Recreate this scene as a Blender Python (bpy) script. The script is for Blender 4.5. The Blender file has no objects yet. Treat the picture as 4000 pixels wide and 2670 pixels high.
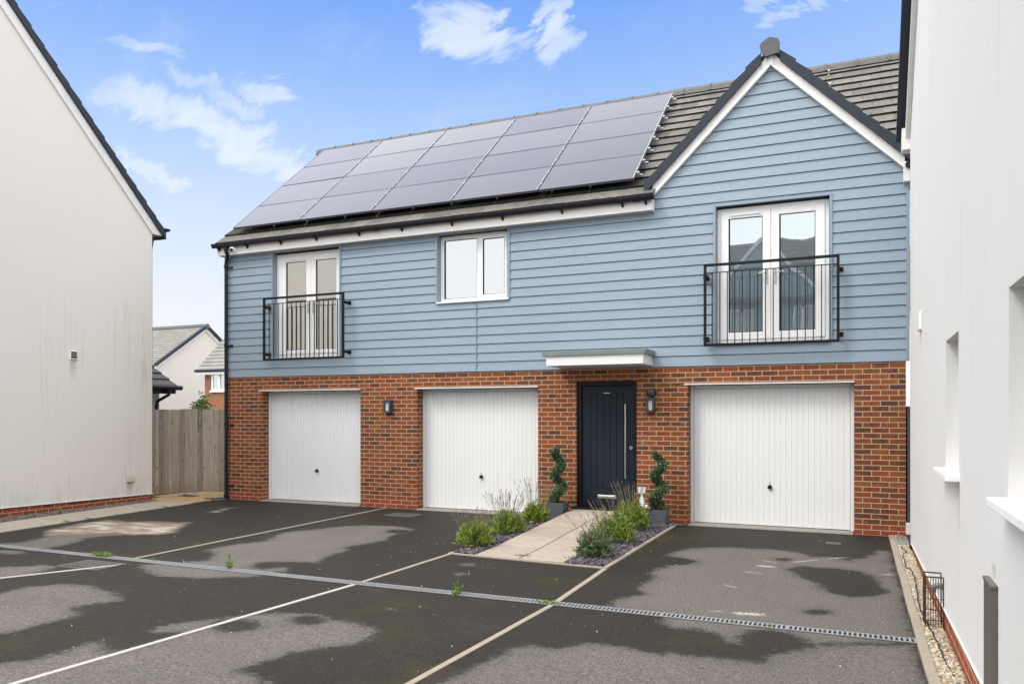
import bpy, math, random
import numpy as np
from mathutils import Vector, Matrix, noise as mnoise
random.seed(7)
S = bpy.context.scene
COL = S.collection
R = math.radians

# ------------------------------------------------------------------ helpers
class MB:
    """collects faces, then links them as ONE mesh object"""
    def __init__(s): s.v=[]; s.f=[]; s.m=[]; s.t=[]; s.tint=1.0
    def add(s, vs, fs, mi=0):
        o=len(s.v); s.v+= [tuple(p) for p in vs]
        for f in fs: s.f.append(tuple(i+o for i in f)); s.m.append(mi); s.t.append(s.tint)
        return s
    def quad(s,a,b,c,d,mi=0): return s.add([a,b,c,d],[(0,1,2,3)],mi)
    def box(s,x0,y0,z0,x1,y1,z1,mi=0):
        if x0>x1:x0,x1=x1,x0
        if y0>y1:y0,y1=y1,y0
        if z0>z1:z0,z1=z1,z0
        return s.add([(x0,y0,z0),(x1,y0,z0),(x1,y1,z0),(x0,y1,z0),(x0,y0,z1),(x1,y0,z1),(x1,y1,z1),(x0,y1,z1)],
            [(0,3,2,1),(4,5,6,7),(0,1,5,4),(1,2,6,5),(2,3,7,6),(3,0,4,7)],mi)
    def hexa(s,p,mi=0):   # 8 corners, bottom ring then top ring
        return s.add(p,[(0,3,2,1),(4,5,6,7),(0,1,5,4),(1,2,6,5),(2,3,7,6),(3,0,4,7)],mi)
    def prism(s,poly,axis,a,b,mi=0):
        """poly: 2D points; axis 'x' -> (y,z), 'y' -> (x,z), 'z' -> (x,y); extruded from a to b"""
        def P(p,h): return {'x':(h,p[0],p[1]),'y':(p[0],h,p[1]),'z':(p[0],p[1],h)}[axis]
        n=len(poly); vs=[P(p,a) for p in poly]+[P(p,b) for p in poly]
        fs=[tuple(range(n)),tuple(range(2*n-1,n-1,-1))]+[(i,(i+1)%n,(i+1)%n+n,i+n) for i in range(n)]
        return s.add(vs,fs,mi)
    def tube(s,path,r,n=10,mi=0,cap=True):
        path=[Vector(p) for p in path]; rr=r if isinstance(r,(list,tuple)) else [r]*len(path)
        rings=[]; up=None
        for i,p in enumerate(path):
            d=((path[min(i+1,len(path)-1)]-p).normalized()+(p-path[max(i-1,0)]).normalized())
            d=d.normalized() if d.length>1e-6 else Vector((0,0,1))
            if up is None: up=Vector((0,0,1)) if abs(d.z)<.9 else Vector((1,0,0))
            a=d.cross(up).normalized(); b=d.cross(a).normalized(); up=-b if False else up
            rings.append([p+(a*math.cos(2*math.pi*k/n)+b*math.sin(2*math.pi*k/n))*rr[i] for k in range(n)])
        vs=[q for ring in rings for q in ring]; fs=[]
        for i in range(len(path)-1):
            for k in range(n):
                fs.append((i*n+k,i*n+(k+1)%n,(i+1)*n+(k+1)%n,(i+1)*n+k))
        if cap: fs+= [tuple(range(n-1,-1,-1)),tuple(range((len(path)-1)*n,len(path)*n))]
        return s.add(vs,fs,mi)
    def sphere(s,c,r,nu=14,nv=9,mi=0,sc=(1,1,1)):
        vs=[];fs=[]
        for j in range(nv+1):
            t=math.pi*j/nv
            for i in range(nu):
                a=2*math.pi*i/nu
                vs.append((c[0]+r*sc[0]*math.sin(t)*math.cos(a),c[1]+r*sc[1]*math.sin(t)*math.sin(a),c[2]+r*sc[2]*math.cos(t)))
        for j in range(nv):
            for i in range(nu): fs.append((j*nu+i,(j+1)*nu+i,(j+1)*nu+(i+1)%nu,j*nu+(i+1)%nu))
        return s.add(vs,fs,mi)
    def build(s,name,mats,parent=None,smooth=False,bevel=0,rel=False):
        me=bpy.data.meshes.new(name); me.from_pydata(s.v,[],s.f)
        if not isinstance(mats,(list,tuple)): mats=[mats]
        for m in mats: me.materials.append(m)
        me.polygons.foreach_set('material_index',s.m)
        if any(t!=1.0 for t in s.t):
            at=me.attributes.new('tint','FLOAT','FACE'); at.data.foreach_set('value',s.t)
        if smooth: me.polygons.foreach_set('use_smooth',[True]*len(s.f))
        me.update()
        o=bpy.data.objects.new(name,me); COL.objects.link(o)
        if parent is not None:
            o.parent=parent
            if not rel:
                p=parent; M=Matrix.Identity(4); ch=[]
                while p is not None: ch.append(p); p=p.parent
                for q in reversed(ch): M=M@q.matrix_parent_inverse@q.matrix_basis
                o.matrix_parent_inverse=M.inverted()
        if bevel:
            b=o.modifiers.new('bevel','BEVEL'); b.width=bevel; b.segments=2; b.limit_method='ANGLE'
        return o

def tag(o,label=None,cat=None,group=None,kind=None):
    for k,v in (('label',label),('category',cat),('group',group),('kind',kind)):
        if v: o[k]=v
    return o
def thing(name,label,cat,loc=(0,0,0),group=None,rz=0):
    o=bpy.data.objects.new(name,None); COL.objects.link(o); o.location=loc; o.rotation_euler=(0,0,rz)
    o.empty_display_size=.2
    return tag(o,label,cat,group)
def struct(o): o['kind']='structure'; return o
def kids(o): return [c for c in bpy.data.objects if c.parent==o]
def copy_tree(o,parent=None):
    c=o.copy(); COL.objects.link(c)
    if parent is not None: c.parent=parent
    for ch in kids(o):
        if ch!=c: copy_tree(ch,c)
    return c

# ------------------------------------------------------------------ materials
class NT:
    def __init__(s,name):
        s.mat=bpy.data.materials.new(name); s.mat.use_nodes=True; s.n=s.mat.node_tree; s.n.nodes.clear()
        s.out=s.N('ShaderNodeOutputMaterial'); s.b=s.N('ShaderNodeBsdfPrincipled'); s.L(s.b.outputs[0],s.out.inputs[0])
    def N(s,t,**k):
        x=s.n.nodes.new(t)
        for a,b in k.items(): setattr(x,a,b)
        return x
    def L(s,a,b): s.n.links.new(a,b)
    def inp(s,node,i,v):
        if hasattr(v,'is_output') or isinstance(v,bpy.types.NodeSocket): s.L(v,node.inputs[i])
        else: node.inputs[i].default_value=v
    def coord(s,kind='Object'): return s.N('ShaderNodeTexCoord').outputs[kind]
    def map(s,v,scale=(1,1,1),loc=(0,0,0),rot=(0,0,0)):
        m=s.N('ShaderNodeMapping'); s.L(v,m.inputs[0]); m.inputs['Scale'].default_value=scale; m.inputs['Location'].default_value=loc; m.inputs['Rotation'].default_value=rot
        return m.outputs[0]
    def noise(s,v,scale,detail=3,rough=.55,dist=0,col=False):
        n=s.N('ShaderNodeTexNoise'); s.L(v,n.inputs['Vector']); n.inputs['Scale'].default_value=scale; n.inputs['Detail'].default_value=detail
        n.inputs['Roughness'].default_value=rough; n.inputs['Distortion'].default_value=dist
        return n.outputs[1 if col else 0]
    def math(s,op,a,b=0.0,c=None,clamp=False):
        m=s.N('ShaderNodeMath',operation=op); m.use_clamp=clamp; s.inp(m,0,a); s.inp(m,1,b)
        if c is not None: s.inp(m,2,c)
        return m.outputs[0]
    def ramp(s,v,stops,interp='LINEAR'):
        r=s.N('ShaderNodeValToRGB'); s.L(v,r.inputs[0]); cr=r.color_ramp; cr.interpolation=interp
        while len(cr.elements)<len(stops): cr.elements.new(.5)
        for e,(p,c) in zip(cr.elements,stops):
            e.position=p; e.color=tuple(c)+(1,) if not isinstance(c,(int,float)) else (c,c,c,1)
        return r.outputs[0]
    def sstep(s,v,a,b):
        m=s.N('ShaderNodeMapRange',interpolation_type='SMOOTHSTEP'); s.inp(m,0,v); s.inp(m,1,a); s.inp(m,2,b); s.inp(m,3,0.0); s.inp(m,4,1.0)
        return m.outputs[0]
    def mix(s,f,a,b,mode='MIX'):
        m=s.N('ShaderNodeMix',data_type='RGBA',blend_type=mode); s.inp(m,0,f)
        for i,v in ((6,a),(7,b)):
            if isinstance(v,(tuple,list)): v=tuple(v)+(1,) if len(v)==3 else v
            s.inp(m,i,v)
        return m.outputs[2]
    def bump(s,h,strength=.3,dist=.01,nrm=None):
        b=s.N('ShaderNodeBump'); s.L(h,b.inputs['Height']); b.inputs['Strength'].default_value=strength; b.inputs['Distance'].default_value=dist
        if nrm is not None: s.L(nrm,b.inputs['Normal'])
        return b.outputs[0]
    def attr(s,name,out='Fac'): 
        a=s.N('ShaderNodeAttribute'); a.attribute_name=name; return a.outputs[out]
    def set(s,col=None,rough=None,nrm=None,metal=None,spec=None,**k):
        if col is not None: s.inp(s.b,'Base Color',tuple(col)+(1,) if isinstance(col,(tuple,list)) and len(col)==3 else col)
        if rough is not None: s.inp(s.b,'Roughness',rough)
        if nrm is not None: s.L(nrm,s.b.inputs['Normal'])
        if metal is not None: s.inp(s.b,'Metallic',metal)
        if spec is not None: s.inp(s.b,'Specular IOR Level',spec)
        return s.mat

def plain(name,col,rough=.5,metal=0,var=.08,scale=6,bump=0,bscale=60,dirt=None,dirtamt=.0,spec=.5):
    t=NT(name); c=t.coord(); n=t.noise(c,scale,4,.6)
    k=t.math('MULTIPLY_ADD',n,2*var,1-var)
    base=t.mix(1.0,col,(1,1,1),'MULTIPLY')
    v=t.N('ShaderNodeVectorMath',operation='SCALE'); t.L(base,v.inputs[0]); t.L(k,v.inputs['Scale']); colr=v.outputs[0]
    if dirt:
        g=t.sstep(t.noise(t.map(c,(3,3,.5)),3,6,.7),.5,.85)
        colr=t.mix(t.math('MULTIPLY',g,dirtamt),colr,dirt)
    nr=t.bump(t.noise(c,bscale,3),bump,.004) if bump else None
    return t.set(colr,rough,nr,metal,spec)

def face_uv(t):
    c=t.coord(); s=t.N('ShaderNodeSeparateXYZ'); t.L(c,s.inputs[0])
    u=t.math('ADD',s.outputs[0],s.outputs[1]); cb=t.N('ShaderNodeCombineXYZ'); t.L(u,cb.inputs[0]); t.L(s.outputs[2],cb.inputs[1])
    return cb.outputs[0],s.outputs[2],c

def brick_mat(name,allred=False,off=0.0,far=False):
    t=NT(name); uv,z,c=face_uv(t)
    br=t.N('ShaderNodeTexBrick'); t.L(t.map(uv,loc=(off,0,0)),br.inputs['Vector'])
    br.offset=.5; br.squash=1
    br.inputs['Color1'].default_value=(0,0,0,1); br.inputs['Color2'].default_value=(1,1,1,1); br.inputs['Mortar'].default_value=(.5,.5,.5,1)
    br.inputs['Scale'].default_value=1; br.inputs['Mortar Size'].default_value=.0068; br.inputs['Mortar Smooth'].default_value=.25
    br.inputs['Bias'].default_value=0; br.inputs['Brick Width'].default_value=.225; br.inputs['Row Height'].default_value=.075
    rnd=br.outputs['Color']; mort=br.outputs['Fac']
    red=[(0,(.36,.070,.030)),(.5,(.42,.085,.040)),(1,(.30,.062,.030))]
    if allred: bc=t.ramp(rnd,red)
    else:
        bc=t.ramp(rnd,[(0,(.10,.048,.028)),(.14,(.15,.050,.024)),(.27,(.33,.094,.025)),(.4,(.25,.052,.020)),(.52,(.36,.118,.030)),(.66,(.12,.046,.032)),(.8,(.39,.092,.027)),(.9,(.17,.062,.026)),(1,(.36,.100,.026))])
        # kiln marks: dark and orange bands inside each brick
        n=t.noise(t.map(uv,(9,14,1)),1.3,3,.6,.4)
        bc=t.mix(t.math('MULTIPLY',t.sstep(n,.52,.68),.55),bc,(.50,.150,.036))
        n2=t.noise(t.map(uv,(8,3,1),(5,3,0)),1.5,3,.6,.5)
        bc=t.mix(t.math('MULTIPLY',t.sstep(n2,.55,.70),.6),bc,(.11,.050,.030))
        bc=t.mix(t.sstep(z,.156,.15),bc,t.ramp(rnd,red))
    bc=t.mix(t.math('MULTIPLY',t.noise(c,160,2),.55),bc,(.10,.04,.025))
    mc=t.mix(t.noise(c,30,3),(.56,.42,.29),(.47,.34,.23))
    # pale efflorescence and soot patches
    mc=t.mix(t.math('MULTIPLY',t.sstep(t.noise(c,1.3,4),.5,.75),.35),mc,(.33,.25,.19))
    col=t.mix(mort,bc,mc)
    h=t.math('SUBTRACT',t.math('MULTIPLY',t.noise(c,140,3),.25),mort)
    return t.set(col,.88,None if far else t.bump(h,.55,.006),0,.3)

def render_mat(name,base,stain,stain_amt,edge=None,marks=()):
    t=NT(name); c=t.coord()
    fine=t.noise(c,260,2,.7); mid=t.noise(c,1.1,4,.6)
    col=t.mix(t.math('MULTIPLY',mid,.7),base,tuple(q*.93 for q in base))
    st=t.noise(t.map(c,(19,19,.7)),1.0,6,.75,.2)
    st2=t.noise(t.map(c,(1.2,1.2,.5),(3,1,2)),1.0,3,.6)
    m=t.math('MULTIPLY',t.sstep(st,.50,.72),t.sstep(st2,.40,.72))
    s=t.N('ShaderNodeSeparateXYZ'); t.L(c,s.inputs[0])
    if edge:   # more algae towards the damp corner (axis,a,b)
        e=t.sstep(s.outputs[edge[0]],edge[1],edge[2]); m=t.math('MULTIPLY',m,t.math('MULTIPLY_ADD',e,1.3,.45))
        m=t.math('MULTIPLY',m,t.sstep(s.outputs[2],5.2,2.6)); low=t.sstep(s.outputs[2],.75,.15)
        m=t.math('ADD',m,t.math('MULTIPLY',t.math('MULTIPLY',low,t.sstep(t.noise(t.map(c,(5,5,1.4)),1,5,.7),.45,.75)),.8),clamp=True)
    col=t.mix(t.math('MULTIPLY',m,stain_amt),col,stain)
    col=t.mix(t.math('MULTIPLY',t.sstep(fine,.3,.7),.10),col,tuple(q*.72 for q in base))
    for (yy_,zz_,wy,drop) in marks:      # dirt washed down below a vent, box or sill
        dy=t.math('ABSOLUTE',t.math('SUBTRACT',s.outputs[1],yy_)); dz=t.math('SUBTRACT',zz_,s.outputs[2])
        mk=t.math('MULTIPLY',t.sstep(dy,wy,wy*.2),t.math('MULTIPLY',t.sstep(dz,-.02,.03),t.sstep(dz,drop,.0)))
        mk=t.math('MULTIPLY',mk,t.math('MULTIPLY_ADD',t.noise(t.map(c,(24,24,2)),1.5,4,.7),1.2,.0),clamp=True)
        col=t.mix(t.math('MULTIPLY',mk,.75),col,(.25,.23,.20))
    return t.set(col,.92,t.bump(t.noise(c,150,3,.75),.9,.005),0,.2)

def tile_mat(name,c0,c1,moss=.6):
    t=NT(name); c=t.coord(); ti=t.attr('tint')
    col=t.mix(ti,c0,c1)
    sp=t.noise(c,70,4,.75); col=t.mix(t.math('MULTIPLY',t.sstep(sp,.42,.7),.55),col,tuple(q*1.55 for q in c1))
    bl=t.noise(t.map(c,(5,2.5,2.5)),1.5,4,.7); col=t.mix(t.math('MULTIPLY',t.sstep(bl,.5,.72),.5),col,tuple(q*.5 for q in c0))
    mo=t.math('MULTIPLY',t.sstep(t.noise(c,14,5,.7),.55,.72),moss)
    col=t.mix(mo,col,(.055,.05,.022))
    return t.set(col,.85,t.bump(sp,.4,.004),0,.3)

def wood_mat(name,c0,c1,knots=True):
    t=NT(name); c=t.coord(); ti=t.attr('tint')
    s=t.N('ShaderNodeSeparateXYZ'); t.L(c,s.inputs[0])
    v=t.N('ShaderNodeCombineXYZ'); t.L(t.math('ADD',s.outputs[0],s.outputs[1]),v.inputs[0]); t.L(s.outputs[2],v.inputs[2]); t.L(t.math('MULTIPLY',ti,37.0),v.inputs[1])
    g=t.noise(t.map(v.outputs[0],(38,1,1.3)),1.6,5,.65,.9)
    col=t.mix(t.sstep(g,.25,.75),c0,c1)
    b=t.N('ShaderNodeVectorMath',operation='SCALE'); t.L(col,b.inputs[0]); t.L(t.math('MULTIPLY_ADD',ti,.55,.70),b.inputs['Scale']); col=b.outputs[0]
    if knots:
        vo=t.N('ShaderNodeTexVoronoi'); t.L(t.map(v.outputs[0],(7,3,2.6)),vo.inputs['Vector']); vo.inputs['Scale'].default_value=1.4
        col=t.mix(t.sstep(vo.outputs['Distance'],.15,.06),col,(.045,.032,.022))
    col=t.mix(t.math('MULTIPLY',t.sstep(s.outputs[2],.45,.05),.35),col,(.19,.14,.085))
    return t.set(col,.85,t.bump(g,.5,.004),0,.2)

def glass_mat(name,wob,refl=.72,dark=(.03,.04,.04),rough=.02,tintc=(.93,.95,.95)):
    t=NT(name); c=t.coord()
    t.set(dark,.3,None,0,.5)
    g=t.N('ShaderNodeBsdfGlossy'); g.inputs['Roughness'].default_value=rough; g.inputs['Color'].default_value=tintc+(1,)
    t.L(t.bump(t.noise(t.map(c,(1,1,.7)),1.9,1.5,.4,.4),wob,.02),g.inputs['Normal'])
    m=t.N('ShaderNodeMixShader'); m.inputs[0].default_value=refl; t.L(t.b.outputs[0],m.inputs[1]); t.L(g.outputs[0],m.inputs[2]); t.L(m.outputs[0],t.out.inputs[0])
    return t.mat

def leaf_mat(name,c0,c1,rough=.55):
    t=NT(name); ti=t.attr('tint'); col=t.mix(ti,c0,c1)
    t.set(col,rough,None,0,.35)
    tr=t.N('ShaderNodeBsdfTranslucent'); t.L(t.mix(.5,col,(.14,.20,.03)),tr.inputs[0])
    m=t.N('ShaderNodeMixShader'); m.inputs[0].default_value=.25; t.L(t.b.outputs[0],m.inputs[1]); t.L(tr.outputs[0],m.inputs[2]); t.L(m.outputs[0],t.out.inputs[0])
    return t.mat

M={}
M['brick']=brick_mat('facade_brick',off=.035)
M['redbrick']=brick_mat('plinth_brick',True)
M['farbrick']=brick_mat('distant_brick',far=True)
M['render_left']=render_mat('weathered_render',(.83,.79,.735),(.36,.35,.30),.48,(1,-3.2,-.8),((-2.47,2.66,.10,.45),(-1.29,.41,.12,.38),(-1.29,.53,.13,.06)))
M['render_right']=render_mat('clean_render',(.80,.79,.775),(.50,.48,.46),.45,None,((-6.10,1.25,.07,.5),(-5.20,1.25,.06,.25),(-2.73,2.57,.06,.35),(-7.53,.95,.10,.1)))
M['render_far']=render_mat('cream_render',(.82,.765,.71),(.6,.55,.5),.2)
def cladmat():
    t=NT('blue_fibre_cement'); c=t.coord()
    s=t.N('ShaderNodeSeparateXYZ'); t.L(c,s.inputs[0])
    row=t.math('FLOOR',t.math('DIVIDE',t.math('SUBTRACT',s.outputs[2],2.43),.1525))
    cb=t.N('ShaderNodeCombineXYZ'); t.L(t.math('MULTIPLY_ADD',row,3.71,s.outputs[0]),cb.inputs[0]); t.L(t.math('MULTIPLY',row,1.3),cb.inputs[1]); t.L(s.outputs[2],cb.inputs[2])
    n=t.noise(t.map(cb.outputs[0],(1.1,1,9)),1.7,3,.5,.5)
    w=t.math('SINE',t.math('MULTIPLY',n,62.0))
    g=t.math('MULTIPLY',w,t.sstep(t.noise(t.map(cb.outputs[0],(2.2,1,12),(7,0,0)),1.2,2),.36,.66))
    big=t.noise(c,.7,3); col=t.mix(big,(.303,.380,.450),(.265,.342,.412))
    rv=t.math('FRACT',t.math('MULTIPLY',t.math('SINE',t.math('MULTIPLY',row,12.99)),43.7))
    col=t.mix(t.math('MULTIPLY',rv,.10),col,(.37,.45,.53))
    col=t.mix(t.math('MULTIPLY',t.sstep(g,.2,.95),.16),col,(.42,.50,.57))
    col=t.mix(t.math('MULTIPLY',t.sstep(t.noise(t.map(c,(4,4,.7)),1,5,.7),.55,.8),.15),col,(.2,.26,.3))
    return t.set(col,.55,t.bump(g,.5,.0022),0,.4)
M['clad']=cladmat()
M['cladtrim']=plain('blue_trim',(.265,.342,.415),.5,var=.05)
M['upvc']=plain('white_plastic',(.88,.88,.875),.3,var=.03,dirt=(.62,.57,.50),dirtamt=.25)
M['fascia']=plain('white_fascia',(.80,.775,.75),.45,var=.05,dirt=(.60,.53,.46),dirtamt=.35)
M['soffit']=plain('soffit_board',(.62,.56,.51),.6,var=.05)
def gdoor():
    t=NT('garage_door_steel'); c=t.coord(); s=t.N('ShaderNodeSeparateXYZ'); t.L(c,s.inputs[0])
    grime=t.math('MULTIPLY',t.sstep(t.noise(t.map(c,(9,9,1.6)),1.5,6,.75),.42,.75),t.math('ADD',t.sstep(s.outputs[2],1.45,2.15),t.sstep(s.outputs[2],.25,.0)))
    col=t.mix(t.math('MULTIPLY',grime,.30),(.88,.89,.885),(.50,.47,.41))
    col=t.mix(t.math('MULTIPLY',t.noise(c,.8,3),.10),col,(.6,.62,.64))
    return t.set(col,.38,None,0,.45)
M['gdoor']=gdoor()
M['black']=plain('black_plastic',(.013,.015,.021),.4,var=.15,spec=.3)
M['iron']=plain('black_painted_steel',(.007,.008,.011),.45,var=.2,spec=.25)
M['verge']=plain('dark_verge_cap',(.040,.046,.062),.6,var=.12,scale=3,spec=.2)
M['ridge']=plain('ridge_tile',(.13,.13,.128),.85,var=.3,scale=9,bump=.3,dirt=(.06,.055,.035),dirtamt=.6)
M['tile']=tile_mat('grey_roof_tile',(.105,.098,.090),(.190,.178,.163),.9)
M['tile_dark']=tile_mat('dark_roof_tile',(.060,.058,.060),(.095,.092,.095),.2)
M['tile_far']=tile_mat('distant_roof_tile',(.20,.19,.175),(.26,.245,.23),.25)
M['underlay']=plain('mossy_underlay',(.016,.016,.011),.95,var=.4,scale=20)
M['steel']=plain('brushed_steel',(.60,.59,.57),.32,metal=1,var=.1,scale=30)
M['galv']=plain('galvanised_steel',(.42,.44,.455),.5,metal=.55,var=.15,scale=12,dirt=(.2,.2,.19),dirtamt=.4)
M['alu']=plain('aluminium_frame',(.46,.48,.52),.35,metal=.8,var=.05)
M['door']=plain('dark_blue_door',(.0165,.021,.032),.5,var=.1,bump=.25,bscale=120,spec=.2)
M['doorframe']=plain('dark_blue_frame',(.007,.0085,.014),.45,var=.1,spec=.25)
M['charcoal']=plain('charcoal_metal',(.055,.056,.060),.45,var=.1)
M['lens']=plain('frosted_lens',(.62,.62,.62),.25,var=.08,scale=40)
M['lead']=plain('lead_flashing',(.20,.235,.23),.7,var=.15,scale=3,dirt=(.10,.12,.05),dirtamt=.4)
M['glass_sky']=glass_mat('window_glass',.03,.36,(.05,.055,.055))
M['glass_wavy']=glass_mat('rippled_window_glass',.10,.38,(.12,.155,.165),.012,(.80,.87,.88))
M['glass_cream']=glass_mat('shaded_window_glass',.03,.62,(.2,.19,.16),.04,(.95,.92,.86))
M['glass_far']=glass_mat('distant_window_glass',.1,.3,(.06,.08,.04))
def pv():
    t=NT('solar_cell_glass'); c=t.coord()
    ti=t.N('ShaderNodeObjectInfo').outputs['Random']
    w=t.N('ShaderNodeTexWave',wave_type='BANDS',bands_direction='Y'); t.L(c,w.inputs['Vector']); w.inputs['Scale'].default_value=14
    col=t.mix(t.math('MULTIPLY',w.outputs[1],.5),(.030,.034,.060),(.055,.060,.095))
    t.set(col,.35,None,0,.15)
    g=t.N('ShaderNodeBsdfGlossy'); g.inputs['Roughness'].default_value=.16
    t.L(t.mix(ti,(.88,.90,.93),(.78,.78,.92)),g.inputs['Color'])
    lw=t.N('ShaderNodeLayerWeight'); lw.inputs[0].default_value=.5
    m=t.N('ShaderNodeMixShader'); t.L(t.math('MULTIPLY',t.math('POWER',lw.outputs['Facing'],5.0),t.math('MULTIPLY_ADD',ti,-.22,1.06)),m.inputs[0]); t.L(t.b.outputs[0],m.inputs[1]); t.L(g.outputs[0],m.inputs[2]); t.L(m.outputs[0],t.out.inputs[0])
    return t.mat
M['pv']=pv()
M['concrete']=plain('edging_concrete',(.37,.315,.25),.9,var=.15,scale=14,bump=.3,dirt=(.16,.13,.09),dirtamt=.6)
M['whiteconc']=plain('white_concrete',(.50,.47,.43),.9,var=.1,scale=14,bump=.3,dirt=(.30,.27,.22),dirtamt=.5)
M['threshold']=plain('rough_concrete',(.30,.28,.255),.95,var=.3,scale=16,bump=.6,bscale=40,dirt=(.1,.09,.07),dirtamt=.7)
def slab(name,c0,c1):
    t=NT(name); c=t.coord(); ti=t.attr('tint')
    col=t.mix(ti,c0,c1); col=t.mix(t.math('MULTIPLY',t.sstep(t.noise(c,4.5,7,.78),.35,.75),.40),col,tuple(q*.55 for q in c0))
    col=t.mix(t.math('MULTIPLY',t.sstep(t.noise(c,110,3,.8),.5,.75),.35),col,tuple(q*.5 for q in c0))
    return t.set(col,.9,t.bump(t.noise(c,90,3),.3,.004),0,.25)
M['slab']=slab('pale_paving_slab',(.43,.355,.30),(.53,.45,.375))
M['slab_left']=slab('left_paving_slab',(.40,.345,.275),(.46,.40,.33))
M['sandstone']=slab('yellow_sandstone',(.50,.34,.17),(.58,.41,.22))
M['greyslab']=slab('grey_paver',(.20,.21,.20),(.25,.26,.25))
def stones(name,stops,rough=.85):
    t=NT(name); ti=t.attr('tint'); c=t.coord(); col=t.ramp(ti,stops); col=t.mix(t.math('MULTIPLY',t.noise(c,120,3),.4),col,(.05,.045,.04))
    return t.set(col,rough,None,0,.35)
M['slate']=stones('slate_chip',[(0,(.055,.05,.062)),(.5,(.115,.10,.125)),(.85,(.17,.15,.175)),(1,(.30,.28,.28))],.55)
M['pebble']=stones('cream_pebble',[(0,(.50,.40,.28)),(.4,(.68,.58,.44)),(.8,(.80,.73,.60)),(1,(.50,.36,.23))])
M['purplegravel']=stones('dull_gravel',[(0,(.14,.11,.10)),(.5,(.25,.20,.19)),(1,(.38,.33,.31))])
M['soil']=plain('dark_soil',(.035,.028,.022),.95,var=.3,scale=30)
M['fence']=wood_mat('grey_fence_wood',(.25,.21,.172),(.46,.40,.335))
M['darkfence']=wood_mat('dark_painted_wood',(.045,.05,.06),(.075,.08,.095),False)
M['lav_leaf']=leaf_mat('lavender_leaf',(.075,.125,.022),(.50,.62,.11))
M['lav_grey']=leaf_mat('lavender_grey_leaf',(.065,.11,.055),(.36,.45,.25))
M['stalk']=leaf_mat('flower_stalk',(.26,.28,.09),(.34,.29,.18))
M['seed']=leaf_mat('faded_flower',(.17,.11,.11),(.30,.21,.20))
M['box_leaf']=leaf_mat('topiary_leaf',(.014,.048,.022),(.25,.41,.20),.35)
M['weed']=leaf_mat('weed_leaf',(.11,.19,.035),(.26,.36,.085))
M['shrub']=leaf_mat('shrub_leaf',(.06,.14,.02),(.20,.33,.06))
M['bark']=plain('bark',(.06,.045,.03),.9,var=.3,scale=30)
M['cloth_orange']=plain('orange_scrap',(.75,.10,.03),.6)
M['rust']=plain('rusty_wire',(.045,.020,.018),.7,var=.4,scale=40)
M['brownduct']=plain('brown_duct',(.115,.10,.085),.45,var=.06)
M['wirecage_pipe']=plain('grey_pipe',(.25,.26,.26),.4,var=.1)
M['beige_box']=plain('beige_box',(.62,.59,.48),.5,var=.05)
M['greybox']=plain('pale_grey_box',(.55,.55,.53),.5,var=.05)
M['blackcable']=plain('black_cable',(.015,.016,.02),.5)
M['dark']=plain('dark_void',(.01,.01,.01),.9)
M['slatepot']=plain('slate_planter',(.095,.115,.13),.6,var=.25,scale=9,bump=.3)
M['interior']=plain('pale_blind',(.6,.58,.52),.8)
M['curtain']=plain('curtain',(.55,.55,.53),.9)

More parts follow.
